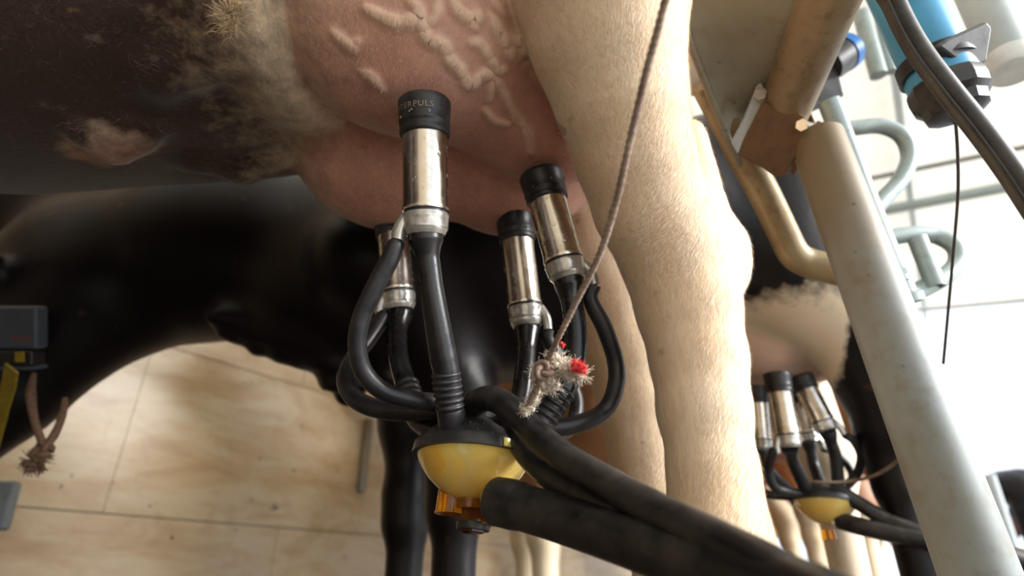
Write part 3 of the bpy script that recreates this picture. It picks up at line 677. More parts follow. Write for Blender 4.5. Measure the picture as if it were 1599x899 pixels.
# short milk tubes
def inward(q, f): return CC-cax*.02+(np.array(q)-CC)*f
rubber_tube('milk_tube', 'rubber_wet', cl, [BOT['A']-.004*(BOT['A']-TOP['A'])/.13, P(665, 378, .481), P(668, 402, .479), P(674, 450, .476), P(684, 510, .474), P(693, 560, .473), P(699, 590, .472), P(702, 636, .472), P(706, 668, .474)],
            [.0150, .0146, .0098, .0098, .0108, .0116, .0108, .0108, .0108], None, 28, 26)
m = MB(); m.tube([P(695, 572, .473), P(702, 636, .472)], .0112, 32, n=1, smooth_path=False)
def ribs(name, parent, a, b, r, n_, mat='rubber_black', amp=.0016):
    a = np.array(a); b = np.array(b); L_ = np.linalg.norm(b-a); pr = []
    for i in range(n_*8+1): x = i/(n_*8); pr.append((x*L_, r+amp*(.5-.5*math.cos(x*n_*2*PI))))
    mm = MB(); mm.lathe(a, b-a, pr, 36); return mm.build(name, mat, parent, sharp=80)
ribs('bellows', cl, P(696, 580, .4725), P(703, 640, .472), .0108, 6)
m = MB(); m.lathe(P(703, 638, .472), P(707, 671, .4745)-P(703, 638, .472), [(0, .0108), (.001, .0112), (.016, .0114), (.018, .0110), (.018, .008)], 36); m.build('tube_boot', 'rubber_black', cl)
rubber_tube('milk_tube', 'rubber_wet', cl, [BOT['B'], P(889, 446, .56), P(893, 472, .555), P(899, 515, .545), P(897, 560, .535), P(884, 600, .525), P(868, 628, .518), P(846, 660, .512), P(830, 684, .508)],
            [.0150, .0146, .0104, .0104, .0108, .0112, .011, .011, .011], None, 28, 18)
ribs('bellows', cl, P(880, 607, .523), P(842, 664, .511), .0113, 6, amp=.0018)
rubber_tube('milk_tube', 'rubber_wet', cl, [BOT['C'], P(624, 492, .655), P(621, 515, .64), P(622, 555, .61), P(632, 595, .59), P(642, 625, .57), P(655, 655, .55), P(685, 672, .525)],
            [.0150, .0146, .0104, .0104, .0108, .0112, .0112, .0112], None, 24, 8)
ribs('bellows', cl, P(634, 598, .587), P(650, 645, .555), .0112, 5)
rubber_tube('milk_tube', 'rubber_wet', cl, [BOT['D'], P(823, 518, .64), P(822, 545, .625), P(818, 590, .60), P(812, 625, .585), P(800, 660, .57), P(780, 690, .545)],
            [.0150, .0146, .0104, .0104, .0108, .0112, .0112], None, 24, 10)
# long thin pulse tubes looping round
PR = .0078
rubber_tube('pulse_tube', 'rubber_black', cl, [NT_['A'], P(617, 385, .475), P(606, 410, .474), P(585, 450, .473), P(565, 495, .472), P(558, 535, .472), P(567, 578, .474), P(598, 610, .478), P(645, 624, .486), P(700, 630, .50)],
            [.0064, .0074]+[PR]*8, None, 22, 14)
rubber_tube('pulse_tube', 'rubber_black', cl, [NT_['C'], P(598, 495, .65), P(575, 530, .63), P(548, 565, .60), P(540, 597, .575), P(558, 625, .555), P(600, 640, .54), P(660, 642, .53), P(705, 640, .52)], [.0064]+[PR*1.15]*8, None, 22, 10)
rubber_tube('pulse_tube', 'rubber_black', cl, [NT_['B'], P(922, 468, .56), P(943, 510, .56), P(960, 560, .56), P(962, 600, .555), P(945, 640, .55), P(905, 661, .535), P(860, 667, .525), P(810, 660, .515)], [.0066, .0078]+[.0083]*7, None, 22, 12)
rubber_tube('pulse_tube', 'rubber_black', cl, [NT_['D'], P(855, 530, .64), P(872, 555, .645), P(888, 590, .65), P(900, 625, .645), P(897, 655, .63), P(878, 675, .60), P(840, 680, .57), P(800, 670, .54)], [.0064, .0074]+[.0084]*7, None, 22, 8)
# milk hose from the bowl
HP = [P(776, 782, .44), P(800, 787, .43), P(865, 806, .40), P(950, 832, .36), P(1040, 862, .32), P(1130, 890, .285), P(1230, 925, .25), P(1340, 985, .215), P(1400, 1100, .20)]
hose = rubber_tube('milk_hose', 'rubber_hose', cl, HP, [.0168, .0166, .0160, .0160, .0158, .0158, .0158, .0158, .0158], None, 40)
m = MB(); m.tube([HP[0]+(HP[0]-HP[1])*.12, HP[0], HP[1], P(815, 791, .425)], [.0150, .0178, .0180, .0172], 40, n=4); m.build('hose_cuff', 'rubber_hose', cl)
m = MB(); m.tube([P(778, 768, .485), P(776, 776, .465), P(777, 782, .445)], [.013, .0135, .0135], 24); m.build('outlet_spigot', 'milk_bowl', cl)
# valve under the bowl
vb = CC+cax*.035
m = MB(); m.lathe(vb-cax*.003, cax, [(0, .012), (.008, .0115), (.012, .0115), (.012, .004)], 28); m.build('valve_neck', 'amber', cl)
m = MB(); vc = P(704, 779, .487); m.lathe(vc-cax*.014, cax, [(0, .0095), (.0, .0112), (.024, .0118), (.0245, .0125), (.026, .0125), (.026, .009)], 32); m.build('amber_sight_glass', 'amber', cl)
vk = P(741, 800, .482); m = MB(); m.lathe(vk-cax*.008, cax, [(0, .010), (0, .0118), (.014, .0122), (.014, .014), (.0165, .014), (.018, .011), (.0235, .0105), (.0245, .006)], 6); m.build('valve_nut', 'amber_dark', cl, sharp=20)
m = MB(); m.lathe(vk+cax*.008, cax, [(0, .0135), (.003, .0145), (.006, .0135), (.0065, .005)], 32); m.build('valve_plate', 'plastic_black', cl)
m = MB(); m.lathe(P(765, 800, .475)-cax*.004, cax, [(0, .006), (.012, .0065), (.012, .0085), (.0135, .0085), (.0135, .004)], 20); m.build('amber_drain', 'amber', cl)
# twin pulsation hose: two tubes moulded together
T1 = [P(760, 672, .512), P(742, 650, .505), P(742, 630, .495), P(768, 622, .48), P(800, 640, .46), P(838, 678, .44), P(885, 716, .41), P(950, 755, .37), P(1030, 800, .33), P(1130, 850, .285), P(1230, 905, .25), P(1330, 990, .22)]
T2 = [P(782, 664, .510), P(792, 660, .49), P(806, 680, .475), P(826, 712, .455), P(862, 745, .43), P(915, 775, .395), P(975, 803, .36), P(1040, 832, .335), P(1130, 880, .295), P(1220, 935, .262), P(1320, 1020, .235)]
rubber_tube('pulsation_hose', 'rubber_hose', cl, T1, [.0105]*3+[.0108]*9, None, 28)
rubber_tube('pulsation_hose', 'rubber_hose', cl, T2, [.0100]*11, None, 28)
m = MB(); m.tube([P(694, 640, .495), P(730, 640, .50), P(745, 652, .505)], .009, 20); m.build('pulse_manifold', 'plastic_black', cl)
m = MB(); m.tube([P(716, 628, .50), P(724, 634, .498)], .0035, 12, smooth_path=False); m.build('spigot_tip', 'clear_plastic', cl)

# ------------------------------------------------------------------ short coat hair on the cream cow
t = NT('hair_strands'); a_ = t.n('ShaderNodeAttribute', attribute_name='tone', attribute_type='GEOMETRY')
t.bsdf(a_.outputs['Color'], .55); t.b.inputs['Sheen Weight'].default_value = .2; M['hair_strands'] = t.m
def grow_hair(cow, f, fu, n, box, seed=3):
    r_ = np.random.default_rng(seed); me = cow.data; nf = len(me.polygons)
    c = np.empty(nf*3); me.polygons.foreach_get('center', c); c = c.reshape(-1, 3)
    nn = np.empty(nf*3); me.polygons.foreach_get('normal', nn); nn = nn.reshape(-1, 3); ar = np.empty(nf); me.polygons.foreach_get('area', ar)
    rel = c-CAM; X = rel[:, 0]; Z = rel[:, 1]*cp+rel[:, 2]*sp; Yv = -rel[:, 1]*sp+rel[:, 2]*cp
    px = 799.5+FPX*X/np.maximum(Z, .05); py = 449.5-FPX*Yv/np.maximum(Z, .05)
    ok = (Z > .2) & (Z < 1.0) & (px > -150) & (px < 1350) & (py > -150) & (py < 1050) & ((nn*(CAM-c)).sum(1) > -.35*np.linalg.norm(rel, axis=1))
    at = {}
    for k in ('skin', 'patch', 'dirt_shade'):
        v = np.empty(len(me.vertices)); me.attributes[k].data.foreach_get('value', v); at[k] = v
    vi = np.array([p.vertices[0] for p in me.polygons]); sk = at['skin'][vi]; pt = at['patch'][vi]; di = at['dirt_shade'][vi]
    wgt = ar*ok*(1-.72*sk)*(1+1.2*(pt < .3)); wgt /= wgt.sum(); idx = r_.choice(nf, n, p=wgt)
    base = c[idx]+r_.normal(size=(n, 3))*np.sqrt(ar[idx])[:, None]*.5
    base = newton(f, base, 1).astype(float); N = grad(f, base.astype(np.float32)).astype(float)
    # lie of the coat: down the legs, backwards and down along the flank, slowly wandering
    ph = base*np.array([9., 9., 7.]); sw = np.sin(ph[:, 0]*1.7+ph[:, 2])*.45+np.sin(ph[:, 1]*2.3+ph[:, 0]*1.1+1)*.35
    s_ = (base[:, :2]-np.array([-.03, .5]))@H1; back = sstep(.1, .3, s_)[:, None]
    D = np.array([0, 0, -1.])*(1-back*.6)+np.array([-H1[0], -H1[1], 0])*back*.8
    D = D+np.stack([np.cos(sw*3)-1, np.sin(sw*2.2), 0*sw], 1)*.4+r_.normal(size=(n, 3))*.13
    D -= N*(D*N).sum(1)[:, None]; D /= np.linalg.norm(D, axis=1)[:, None]+1e-9
    L_ = (.0070*(1-.5*sk[idx])*(1+.3*back[:, 0]))*r_.uniform(.6, 1.3, n); lift = r_.uniform(.10, .34, n)
    side = np.cross(D, N); wd = r_.uniform(.00007, .00014, n)[:, None]
    p0 = base-N*.0004; p1 = base+D*(L_*.5)[:, None]+N*(L_*lift*.45)[:, None]; p2 = base+D*L_[:, None]+N*(L_*lift*.8)[:, None]
    V = np.stack([p0-side*wd, p0+side*wd, p1-side*wd*.8, p1+side*wd*.8, p2], 1).reshape(-1, 3)
    k = np.arange(n)*5; Q = np.stack([k, k+1, k+3, k+2], 1); T3 = np.stack([k+2, k+3, k+4], 1)
    m_ = bpy.data.meshes.new('coat_hair'); m_.from_pydata(V.tolist(), [], Q.tolist()+T3.tolist())
    cream = np.array(srgb(252, 240, 220)[:3]); tan = np.array(srgb(226, 188, 154)[:3]); brown = np.array(srgb(48, 30, 19)[:3]); pinkw = np.array(srgb(214, 164, 148)[:3])
    mixv = np.clip(r_.normal(.3, .22, n)+.3*np.sin(base[:, 2]*40+base[:, 0]*60)*np.sin(base[:, 0]*90), 0, 1)[:, None]
    col = cream*(1-mixv)+tan*mixv; b_ = np.clip(sstep(.1, .75, pt[idx])*.92+di[idx]*.25+r_.normal(0, .12, n), 0, 1)[:, None]; col = col*(1-b_)+brown*b_  # belly hairs follow the same brown, dirt and painted shade
    col = col*(1-sk[idx][:, None])+pinkw*sk[idx][:, None]
    ca = m_.color_attributes.new('tone', 'FLOAT_COLOR', 'POINT'); ca.data.foreach_set('color', np.repeat(np.concatenate([col, np.ones((n, 1))], 1), 5, 0).astype(np.float32).ravel())
    o = link('coat_hair', m_, 'hair_strands', cow); o.location = (0, 0, 0); o['kind'] = 'stuff'; return o
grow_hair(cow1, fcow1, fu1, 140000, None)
# longer curl of pale hair where the flank fold meets the belly
def tuft(px, py, n, L_, dirs, seed):
    r_ = np.random.default_rng(seed); m_ = MB()
    for _ in range(n):
        x, y = px+r_.normal()*9, py+r_.normal()*15; q = march(fcow1, x, y)
        if q is None: continue
        nm = grad(fcow1, q[None].astype(np.float32))[0]; a = math.atan2(y-py, x-px)+1.7; u_ = P(x+math.cos(a)*20, y+math.sin(a)*20, 1)-P(x, y, 1)
        u_ = u_-nm*np.dot(u_, nm); u_ /= np.linalg.norm(u_); v_ = np.cross(nm, u_)
        ll = L_*r_.uniform(.6, 1.2); m_.tube([q, q+u_*ll*.4+nm*ll*.14, q+u_*ll*.75+v_*ll*.28+nm*ll*.16, q+u_*ll*.9+v_*ll*.6+nm*ll*.1], [.00015, .00014, .0001, .00004], 4, n=3)
    return m_

o_ = tuft(357, 22, 260, .011, None, 5).build('hair_whorl', 'hair_pale', cow1, sharp=90); o_['kind'] = 'stuff'

# ------------------------------------------------------------------ rope on the claw
rp = tag(empty('rope', P(845, 595, .42)), 'thin taut brown rope with a frayed white and red knot before the cream hind leg', 'rope')
def twisted(name, mat, parent, pts, r, strands=3, pitch=.012, n=24):
    Q, _ = catmull([np.array(p, float) for p in pts], [1]*len(pts), n); T = np.gradient(Q, axis=0); T /= np.linalg.norm(T, axis=1)[:, None]
    s_ = np.concatenate([[0], np.cumsum(np.linalg.norm(np.diff(Q, axis=0), axis=1))]); m = MB(); u = np.cross(T[0], [.2, .3, 1]); F_ = []
    for t_ in T: u = u-t_*np.dot(u, t_); u /= np.linalg.norm(u); F_.append((u, np.cross(t_, u)))
    for k in range(strands):
        pp = [q+(a*math.cos(s/pitch*2*PI+k*2*PI/strands)+b*math.sin(s/pitch*2*PI+k*2*PI/strands))*r*.5 for q, s, (a, b) in zip(Q, s_, F_)]
        m.tube(pp, r*.62, 8, smooth_path=False)
    return m.build(name, mat, parent, sharp=90)
twisted('cord', 'rope_fibre', rp, [P(1120, -560, .34), P(1075, -230, .30), P(1052, -60, .30), P(1034, 20, .31), P(1010, 110, .325), P(985, 215, .335), P(962, 315, .35), P(935, 400, .37), P(895, 480, .39), P(850, 572, .42)], .0023, 3, .013, 14)
def knot(parent, name, mat, c, r, turns, th):
    m = MB(); pts = []
    for i in range(60):
        a = i/60*2*PI*turns; pts.append(np.array(c)+np.array([math.cos(a*2)*(r+r*.45*math.cos(a*3)), math.sin(a*3)*r*.45, math.sin(a*2)*(r+r*.45*math.cos(a*3))]))
    m.tube(pts, th, 8, n=2); return m.build(name, mat, parent, sharp=90)
twisted('cord_tail', 'rope_fibre', rp, [P(843, 590, .42), P(834, 615, .43), P(820, 640, .44), P(805, 655, .455)], .0026, 3, .012, 10)
def fluff(name, mat, parent, c, n, L_, r, spread=(1, 1, 1), bias=(0, 0, 0)):
    m = MB(); c = np.array(c)
    for _ in range(n):
        d_ = rng.normal(size=3)*np.array(spread)+np.array(bias); d_ /= np.linalg.norm(d_); d2 = d_+rng.normal(size=3)*.5; q0 = c+rng.normal(size=3)*(.0015 if L_ > .01 else L_*.62*np.array([1.25, .8, .8])); d_ = d_ if L_ > .01 else rng.normal(size=3)/1.7; q1 = q0+d_*L_*.5; q2 = q1+d2/np.linalg.norm(d2)*L_*rng.uniform(.3, .6)
        m.tube([q0, q1, q2], [r, r*.8, r*.35], 5, n=3)
    o = m.build(name, mat, parent, sharp=90); o['kind'] = 'stuff'; return o
def wool(name, mat, px, r, n_f):
    m = MB(); q = [P(*p) for p in px]; Q, _ = catmull(q, [1]*len(q), 6)
    for i, c_ in enumerate(Q):
        for _ in range(5): m.ball(c_+rng.normal(size=3)*r*.35, r*rng.uniform(.35, .6), 1, sq=tuple(rng.uniform(.7, 1.2, 3)))
    for _ in range(n_f):
        c_ = Q[rng.integers(len(Q))]; d_ = rng.normal(size=3); d_ /= np.linalg.norm(d_); d2 = d_+rng.normal(size=3)*1.1; q0 = c_+d_*r*.5
        m.tube([q0, q0+d_*r*.5, q0+d_*r*.6+d2*r*.35], [.00022, .0002, .0001], 4, n=3)
    o = m.build(name, mat, rp, sharp=90); o['kind'] = 'stuff'; return o
wool('wool_fray', 'rope_white', [(862, 560, .42), (874, 570, .42), (888, 578, .418), (908, 586, .415)], .0056, 800)
wool('red_wool_fray', 'rope_red', [(896, 569, .408), (910, 575, .406)], .0036, 160)
wool('red_wool_fray', 'rope_red', [(876, 536, .40), (879, 541, .40)], .0016, 20)
wool('wool_fray', 'rope_white', [(842, 575, .425), (838, 588, .425), (850, 598, .425), (868, 604, .425)], .0046, 500)
wool('wool_fray', 'rope_white', [(838, 612, .435), (828, 632, .437), (818, 640, .44)], .0040, 350)
knot(rp, 'knot', 'rope_fibre', P(849, 578, .412), .0042, 1, .0022)

# ------------------------------------------------------------------ second cluster, on the black cow
c2 = tag(empty('milking_cluster', P(1285, 785, 1.05)), 'smaller looking milking cluster with yellow bowl under the white udder of the black cow', 'milking machine')
D2 = [((1213, 585, 1.02), (1233, 698, .98), (1205, 690, .98)), ((1250, 590, 1.07), (1292, 672, 1.02), (1320, 665, 1.02)), ((1181, 605, 1.13), (1190, 702, 1.10), (1215, 700, 1.1)), ((1244, 612, 1.16), (1263, 690, 1.12), (1285, 688, 1.12))]
N2 = []
for tp, bt, nd in D2:
    cup, b_, n_ = teat_cup(c2, P(*tp), P(*bt), P(*nd)-P(*bt), r=.0195, wet=False); N2.append((P(*bt), n_))
C2 = P(1287, 783, 1.02); claw(c2, C2, (-.12, -.05, -1), .052)
for (b_, n_), mid, inn in zip(N2, ((1240, 725, 1.0), (1305, 715, 1.02), (1200, 735, 1.08), (1272, 730, 1.1)), ((1262, 770, 1.01), (1310, 765, 1.02), (1240, 775, 1.05), (1285, 765, 1.05))):
    ax_ = P(*mid)-b_; rubber_tube('milk_tube', 'rubber_black', c2, [b_, b_+ax_*.15, b_+ax_*.45, P(*mid), P(*inn)], [.0145, .014, .0100, .0105, .011], None, 16)
for (b_, n_), pth in zip(N2, ([(1207, 705, .98), (1200, 735, .99), (1212, 762, 1.0), (1250, 770, 1.01)], [(1335, 690, 1.02), (1345, 715, 1.03), (1335, 745, 1.04), (1310, 765, 1.03)],
                              [(1180, 725, 1.1), (1176, 750, 1.08), (1195, 770, 1.06), (1250, 776, 1.04)], [(1300, 705, 1.12), (1325, 728, 1.12), (1330, 750, 1.1), (1305, 772, 1.06)])):
    rubber_tube('pulse_tube', 'rubber_black', c2, [n_]+[P(*q) for q in pth], [.006]+[.0078]*4, None, 14)
rubber_tube('milk_hose', 'rubber_hose', c2, [P(1310, 812, .99), P(1345, 822, .96), P(1400, 834, .93), P(1480, 848, .90), P(1560, 866, .88), P(1640, 890, .86)], .0145, None, 20)
rubber_tube('pulsation_hose', 'rubber_hose', c2, [P(1280, 765, 1.03), P(1305, 765, 1.0), P(1340, 785, .98), P(1385, 812, .95), P(1440, 832, .92), P(1520, 850, .90), P(1620, 876, .87)], .0125, None, 18)
m = MB(); m.lathe(C2+np.array([-.006, 0, -.046]), (0, 0, -1), [(0, .011), (.016, .012), (.017, .009)], 20); m.build('valve_nut', 'amber', c2)
cb = MB(); cb.tube([P(1270, 752, .99), P(1320, 752, .97), P(1370, 740, .93), P(1415, 705, .86), P(1440, 650, .80)], .0026, 8); tag(cb.build('thin_cable', 'rope_fibre'), 'thin pale cord running from the far milking cluster to the big steel post', 'cord')

# ------------------------------------------------------------------ steelwork on the right
def pipe(name, mat, pts, r, label, cat_, parent=None, seg=32, n=8, group=None, open_end=None, cap=True):
    m = MB(); m.tube(pts, r, seg, n=n); o = m.build(name, mat, parent)
    if label: tag(o, label, cat_, group)
    return o
pb = P(1275, 215, .72); pa = P(1530, 899, .50); dirp = (pa-pb)/(pb[2]-pa[2]); base = pb+dirp*pb[2]
post = tag(empty('steel_post', base), 'thick weathered grey steel post leaning across the right of the picture', 'post')
m = MB(); Lp = np.linalg.norm(base-pb); m.lathe(pb, base-pb, [(0, .024), (0, .029), (.002, .031), (.02, .031), (Lp*.5, .031), (Lp-.003, .031)], 48); m.build('tube', 'post_steel', post)
m = MB(); m.lathe(base+np.array([0, 0, .0]), (0, 0, 1), [(0, .065), (0, .07), (.010, .07), (.012, .066), (.012, .03)], 32)
for a_ in range(4): m.lathe(base+np.array([.052*math.cos(a_*PI/2), .052*math.sin(a_*PI/2), .011]), (0, 0, 1), [(0, .008), (.007, .008), (.007, .003)], 6)
m.build('base_flange', 'post_steel', post)
# rump rail: beam + bent tube + splash sheet + hinge bracket
rail = tag(empty('rump_rail', P(1215, 200, .74)), 'stained metal splash sheet and beam held by a rusty brown bracket at the top right', 'rail')
BS, BE = P(1222, 178, .74), P(1322, -70, .56)
m = MB(); m.tube([BS, BE+(BE-BS)*.6], [.031, .031], 48, smooth_path=False); m.build('beam', 'beam_steel', rail)
tp_ = [P(1038, -60, .70), P(1068, 40, .72), P(1104, 130, .745), P(1150, 222, .775), P(1192, 300, .79), P(1222, 362, .80), P(1240, 396, .80), P(1262, 410, .80), P(1300, 420, .79), P(1345, 432, .78)]
m = MB(); m.tube(tp_[2:], .0205, 32, n=10); m.build('bent_tube', 'tube_tan', rail)
# sheet: filled between its curved left edge and the beam, 3 mm thick with a rolled edge
LE, _ = catmull([P(1042, -60, .66), P(1066, 30, .675), P(1088, 95, .69), P(1116, 165, .72), P(1136, 215, .75), P(1158, 262, .775)], [1]*6, 6)
RE = [BS+(BE-BS)*(1.2*(1-i/(len(LE)-1)))+np.array([0, .012, .012]) for i in range(len(LE))]
slot = [P(1190, 118, .745), P(1140, 232, .765)]
V = []; nc = 10
for a_, b_ in zip(LE, RE):
    for j in range(nc):
        x = j/(nc-1); V.append(a_*(1-x)+b_*x+np.array([0, .02, .01])*math.sin(PI*x))
nr_ = len(LE); th_ = np.array([0, .003, .001]); F = []
V2 = V+[v+th_ for v in V]; o_ = len(V)
for i in range(nr_-1):
    for j in range(nc-1):
        a0 = i*nc+j; F += [(a0, a0+1, a0+nc+1, a0+nc), (o_+a0, o_+a0+nc, o_+a0+nc+1, o_+a0+1)]
ring = [j for j in range(nc)]+[i*nc+nc-1 for i in range(1, nr_)]+[(nr_-1)*nc+j for j in range(nc-2, -1, -1)]+[i*nc for i in range(nr_-2, 0, -1)]
for a0, b0 in zip(ring, ring[1:]+ring[:1]): F.append((a0, b0, o_+b0, o_+a0))
m = MB(); m.add(V2, F); m.tube(LE, .005, 12, n=2); m.build('splash_sheet', 'plate_steel', rail)
def plate(name, mat, parent, quad, d_thick, bev=.002):
    """polygon with thickness: quad are world corners (any count), extruded along their normal"""
    q = [np.array(p, float) for p in quad]; c_ = sum(q)/len(q); nn = np.zeros(3)
    for a_, b_ in zip(q, q[1:]+q[:1]): nn += np.cross(a_-c_, b_-c_)
    nn /= np.linalg.norm(nn)
    if np.dot(nn, CAM-c_) > 0: nn = -nn
    q = [p-nn*np.dot(p-c_, nn) for p in q]
    k_ = len(q); V = q+[p+nn*d_thick for p in q]; F = [tuple(range(k_)), tuple(range(2*k_-1, k_-1, -1))]+[(i, (i+1) % k_, k_+(i+1) % k_, k_+i) for i in range(k_)]
    m_ = MB(); m_.add(V, F); o = m_.build(name, mat, parent, smooth=False, sharp=20)
    b = o.modifiers.new('bevel', 'BEVEL'); b.width = bev; b.segments = 2; b.limit_method = 'ANGLE'; return o
plate('hinge_bracket', 'bracket_steel', rail, [P(1191, 158, .70), P(1216, 170, .70), P(1240, 172, .70), P(1256, 182, .70), P(1264, 200, .70), P(1262, 215, .702), P(1226, 276, .72), P(1212, 278, .725), P(1190, 262, .73), P(1150, 240, .74)], .006)
plate('hinge_bracket', 'bracket_steel', rail, [P(1262, 165, .76), P(1275, 196, .76), P(1282, 215, .76), P(1240, 275, .79), P(1232, 268, .79), P(1255, 210, .77)], .006)
m = MB(); m.lathe(P(1252, 195, .690), P(1284, 200, .79)-P(1252, 195, .69), [(0, .004), (0, .0075), (.006, .0075), (.006, .005), (.095, .005), (.095, .0085), (.105, .0085), (.105, .004)], 6); m.build('bolt', 'steel', rail, sharp=20)
plate('slot_bar', 'rail_paint', rail, [P(1186, 122, .715), P(1199, 150, .715), P(1192, 170, .715), P(1152, 240, .735), P(1141, 222, .735), P(1160, 186, .725)], .005)
m = MB(); m.lathe(P(1187, 146, .712), P(1187, 146, .69)-P(1187, 146, .712), [(0, .008), (.006, .008), (.006, .004)], 6); m.build('bolt', 'steel', rail, sharp=20)

# pale neck-rail tubes behind the post
pipe('curved_rail', 'tube_pale', [P(1294, 158, .845), P(1318, 220, 0.836), P(1358, 325, 0.806), P(1404, 440, 0.775)], .0150, 'straight pale blue grey tube rising just behind the big steel post', 'rail')
pipe('curved_rail', 'tube_pale', [P(1290, 200, 0.950), P(1330, 200, 0.950), P(1375, 197, 0.950), P(1408, 212, 0.942), P(1420, 245, 0.927), P(1405, 282, 0.912), P(1375, 315, 0.897), P(1350, 345, 0.882)], .0127, 'pale tube bent into a U, upper of the two loops behind the post', 'rail')
lp = tag(empty('curved_rail', P(1430, 420, 0.836)), 'lower pale tube loop with a short open stub and an end clamp', 'rail')
m = MB(); m.tube([P(1380, 372, 0.874), P(1420, 366, 0.874), P(1462, 368, 0.874), P(1492, 386, 0.859), P(1494, 412, 0.844), P(1468, 436, 0.828), P(1425, 458, 0.813), P(1398, 475, 0.798)], .0127, 28); m.build('loop_tube', 'tube_pale', lp)
m = MB(); sa, sb = P(1432, 372, 0.836), P(1462, 448, 0.806); m.lathe(sa, sb-sa, [(0, .008), (0, .0125), (np.linalg.norm(sb-sa), .0125), (np.linalg.norm(sb-sa), .010), (np.linalg.norm(sb-sa)-.03, .010), (np.linalg.norm(sb-sa)-.03, .002)], 28); m.build('stub_tube', 'tube_pale', lp)
m = MB(); m.lathe(P(1398, 420, 0.783), P(1420, 488, 0.775)-P(1398, 420, 0.783), [(0, .009), (0, .018), (.009, .0195), (.011, .015), (.033, .0165), (.035, .0225), (.046, .0225), (.049, .0165), (.049, .005)], 28); m.build('end_clamp', 'tube_pale', lp)
# milk line with blue sleeve, black clamp and bell
br = tag(empty('blue_pulsator', P(1450, 90, .62)), 'bright blue tube held in a black clamp, with a black bell on its lower end', 'milking equipment')
ba, bb = P(1378, -70, .66), P(1478, 138, .60); dv = bb-ba; Lb = np.linalg.norm(dv)
m = MB(); m.lathe(ba, dv, [(0, .028), (0, .031), (Lb, .031), (Lb, .02)], 48); m.build('blue_tube', 'blue_plastic', br)
m = MB(); m.lathe(ba+dv*.80, dv, [(0, .031), (0, .0355), (.016, .0360), (.016, .031)], 48)
m.build('clamp_ring', 'plastic_black', br)
plate('clamp_arm', 'plastic_black', br, [P(1462, 72, .572), P(1478, 60, .572), P(1540, 32, .58), P(1552, 42, .58), P(1542, 96, .58), P(1528, 104, .58), P(1492, 90, .572)], .028, .003)
dn = dv/Lb; m = MB(); m.lathe(bb-dn*.006, dn, [(0, .028), (0, .034), (.004, .0355), (.012, .036), (.020, .035), (.026, .030), (.036, .028), (.038, .022), (.038, .01)], 12); m.build('bell_end', 'plastic_black', br, sharp=25)
m = MB(); m.lathe(ba+dv*.90, dv, [(0, .030), (0, .0325), (.012, .0325), (.012, .03)], 40); m.build('sleeve_lip', 'blue_plastic', br)
pp_ = tag(empty('capped_pipe', P(1560, 60, .75)), 'pale grey blue pipe with a flat white cap in the top right corner', 'pipe')
pa_, pc_ = P(1500, -70, .86), P(1583, 108, .76); dv2 = pc_-pa_; L2_ = np.linalg.norm(dv2)
m = MB(); m.lathe(pa_, dv2, [(0, .024), (0, .027), (L2_, .027), (L2_, .02)], 40); m.build('pipe_body', 'rail_paint', pp_)
m = MB(); m.lathe(pc_-dv2/L2_*.022, dv2, [(0, .027), (0, .0295), (.024, .0295), (.027, .027), (.027, .003)], 40); m.build('end_cap', 'white_plastic', pp_)
m = MB(); m.ball(P(1530, 4, .80), .0028, 2); m.ball(P(1556, 6, .80), .0028, 2); m.build('screw', 'plastic_black', pp_)
hs = tag(empty('vacuum_hose', P(1500, 150, .46)), 'thick black hose with a fine stripe sweeping across the upper right corner', 'hose')
HH = [P(1520, -700, .54), P(1400, -260, .51), P(1374, -60, .50), P(1398, 10, .49), P(1432, 75, .475), P(1480, 140, .46), P(1540, 215, .445), P(1600, 300, .43), P(1670, 420, .42), P(1760, 640, .42), P(1850, 1000, .40)]
m = MB(); m.tube(HH, .0092, 32); m.build('hose_wall', 'rubber_hose', hs)
m = MB(); m.tube([p+(CAM-p)/np.linalg.norm(CAM-p)*.0085+np.array([-.0028, 0, .0]) for p in HH], .0006, 8); m.build('pale_stripe', 'box_grey', hs)
pipe('hanging_cable', 'cable_dark', [P(1490, 165, .60), P(1495, 230, .62), P(1496, 300, .64), P(1490, 380, .66), P(1482, 470, .68), P(1473, 568, .70)], .0016, 'thin dark cable hanging down from the black bell', 'cable', seg=8)
# blue capped valve with a black bracket behind the beam
vv = tag(empty('blue_capped_valve', P(1300, 110, .95)), 'black valve body with a bright blue round cap, partly behind the beam', 'valve')
va, vb_ = P(1288, 104, .95), P(1330, 74, .97); dd = vb_-va; Ld = np.linalg.norm(dd)
m = MB(); m.lathe(va, dd, [(0, .02), (0, .030), (Ld*.55, .030), (Ld*.6, .024)], 32); m.build('valve_body', 'plastic_black', vv)
m = MB(); m.lathe(va+dd*.6, dd, [(0, .024), (0, .031), (.016, .031), (.019, .027), (.019, .005)], 32); m.build('round_cap', 'blue_cap', vv)
plate('valve_bracket', 'plastic_black', vv, [P(1246, 155, .93), P(1262, 130, .93), P(1285, 100, .93), P(1306, 96, .94), P(1322, 148, .94), P(1300, 160, .94), P(1268, 175, .93)], .03, .004)
m = MB(); m.tube([P(1344, 20, 1.3), P(1372, 118, 1.25)], .0175, 24, smooth_path=False); m.tube([P(1365, -20, 1.35), P(1392, 112, 1.28)], .012, 24, smooth_path=False)
tag(m.build('hanging_bracket', 'tube_pale'), 'blurred pale metal bracket hanging under the roof left of the blue tube', 'bracket')

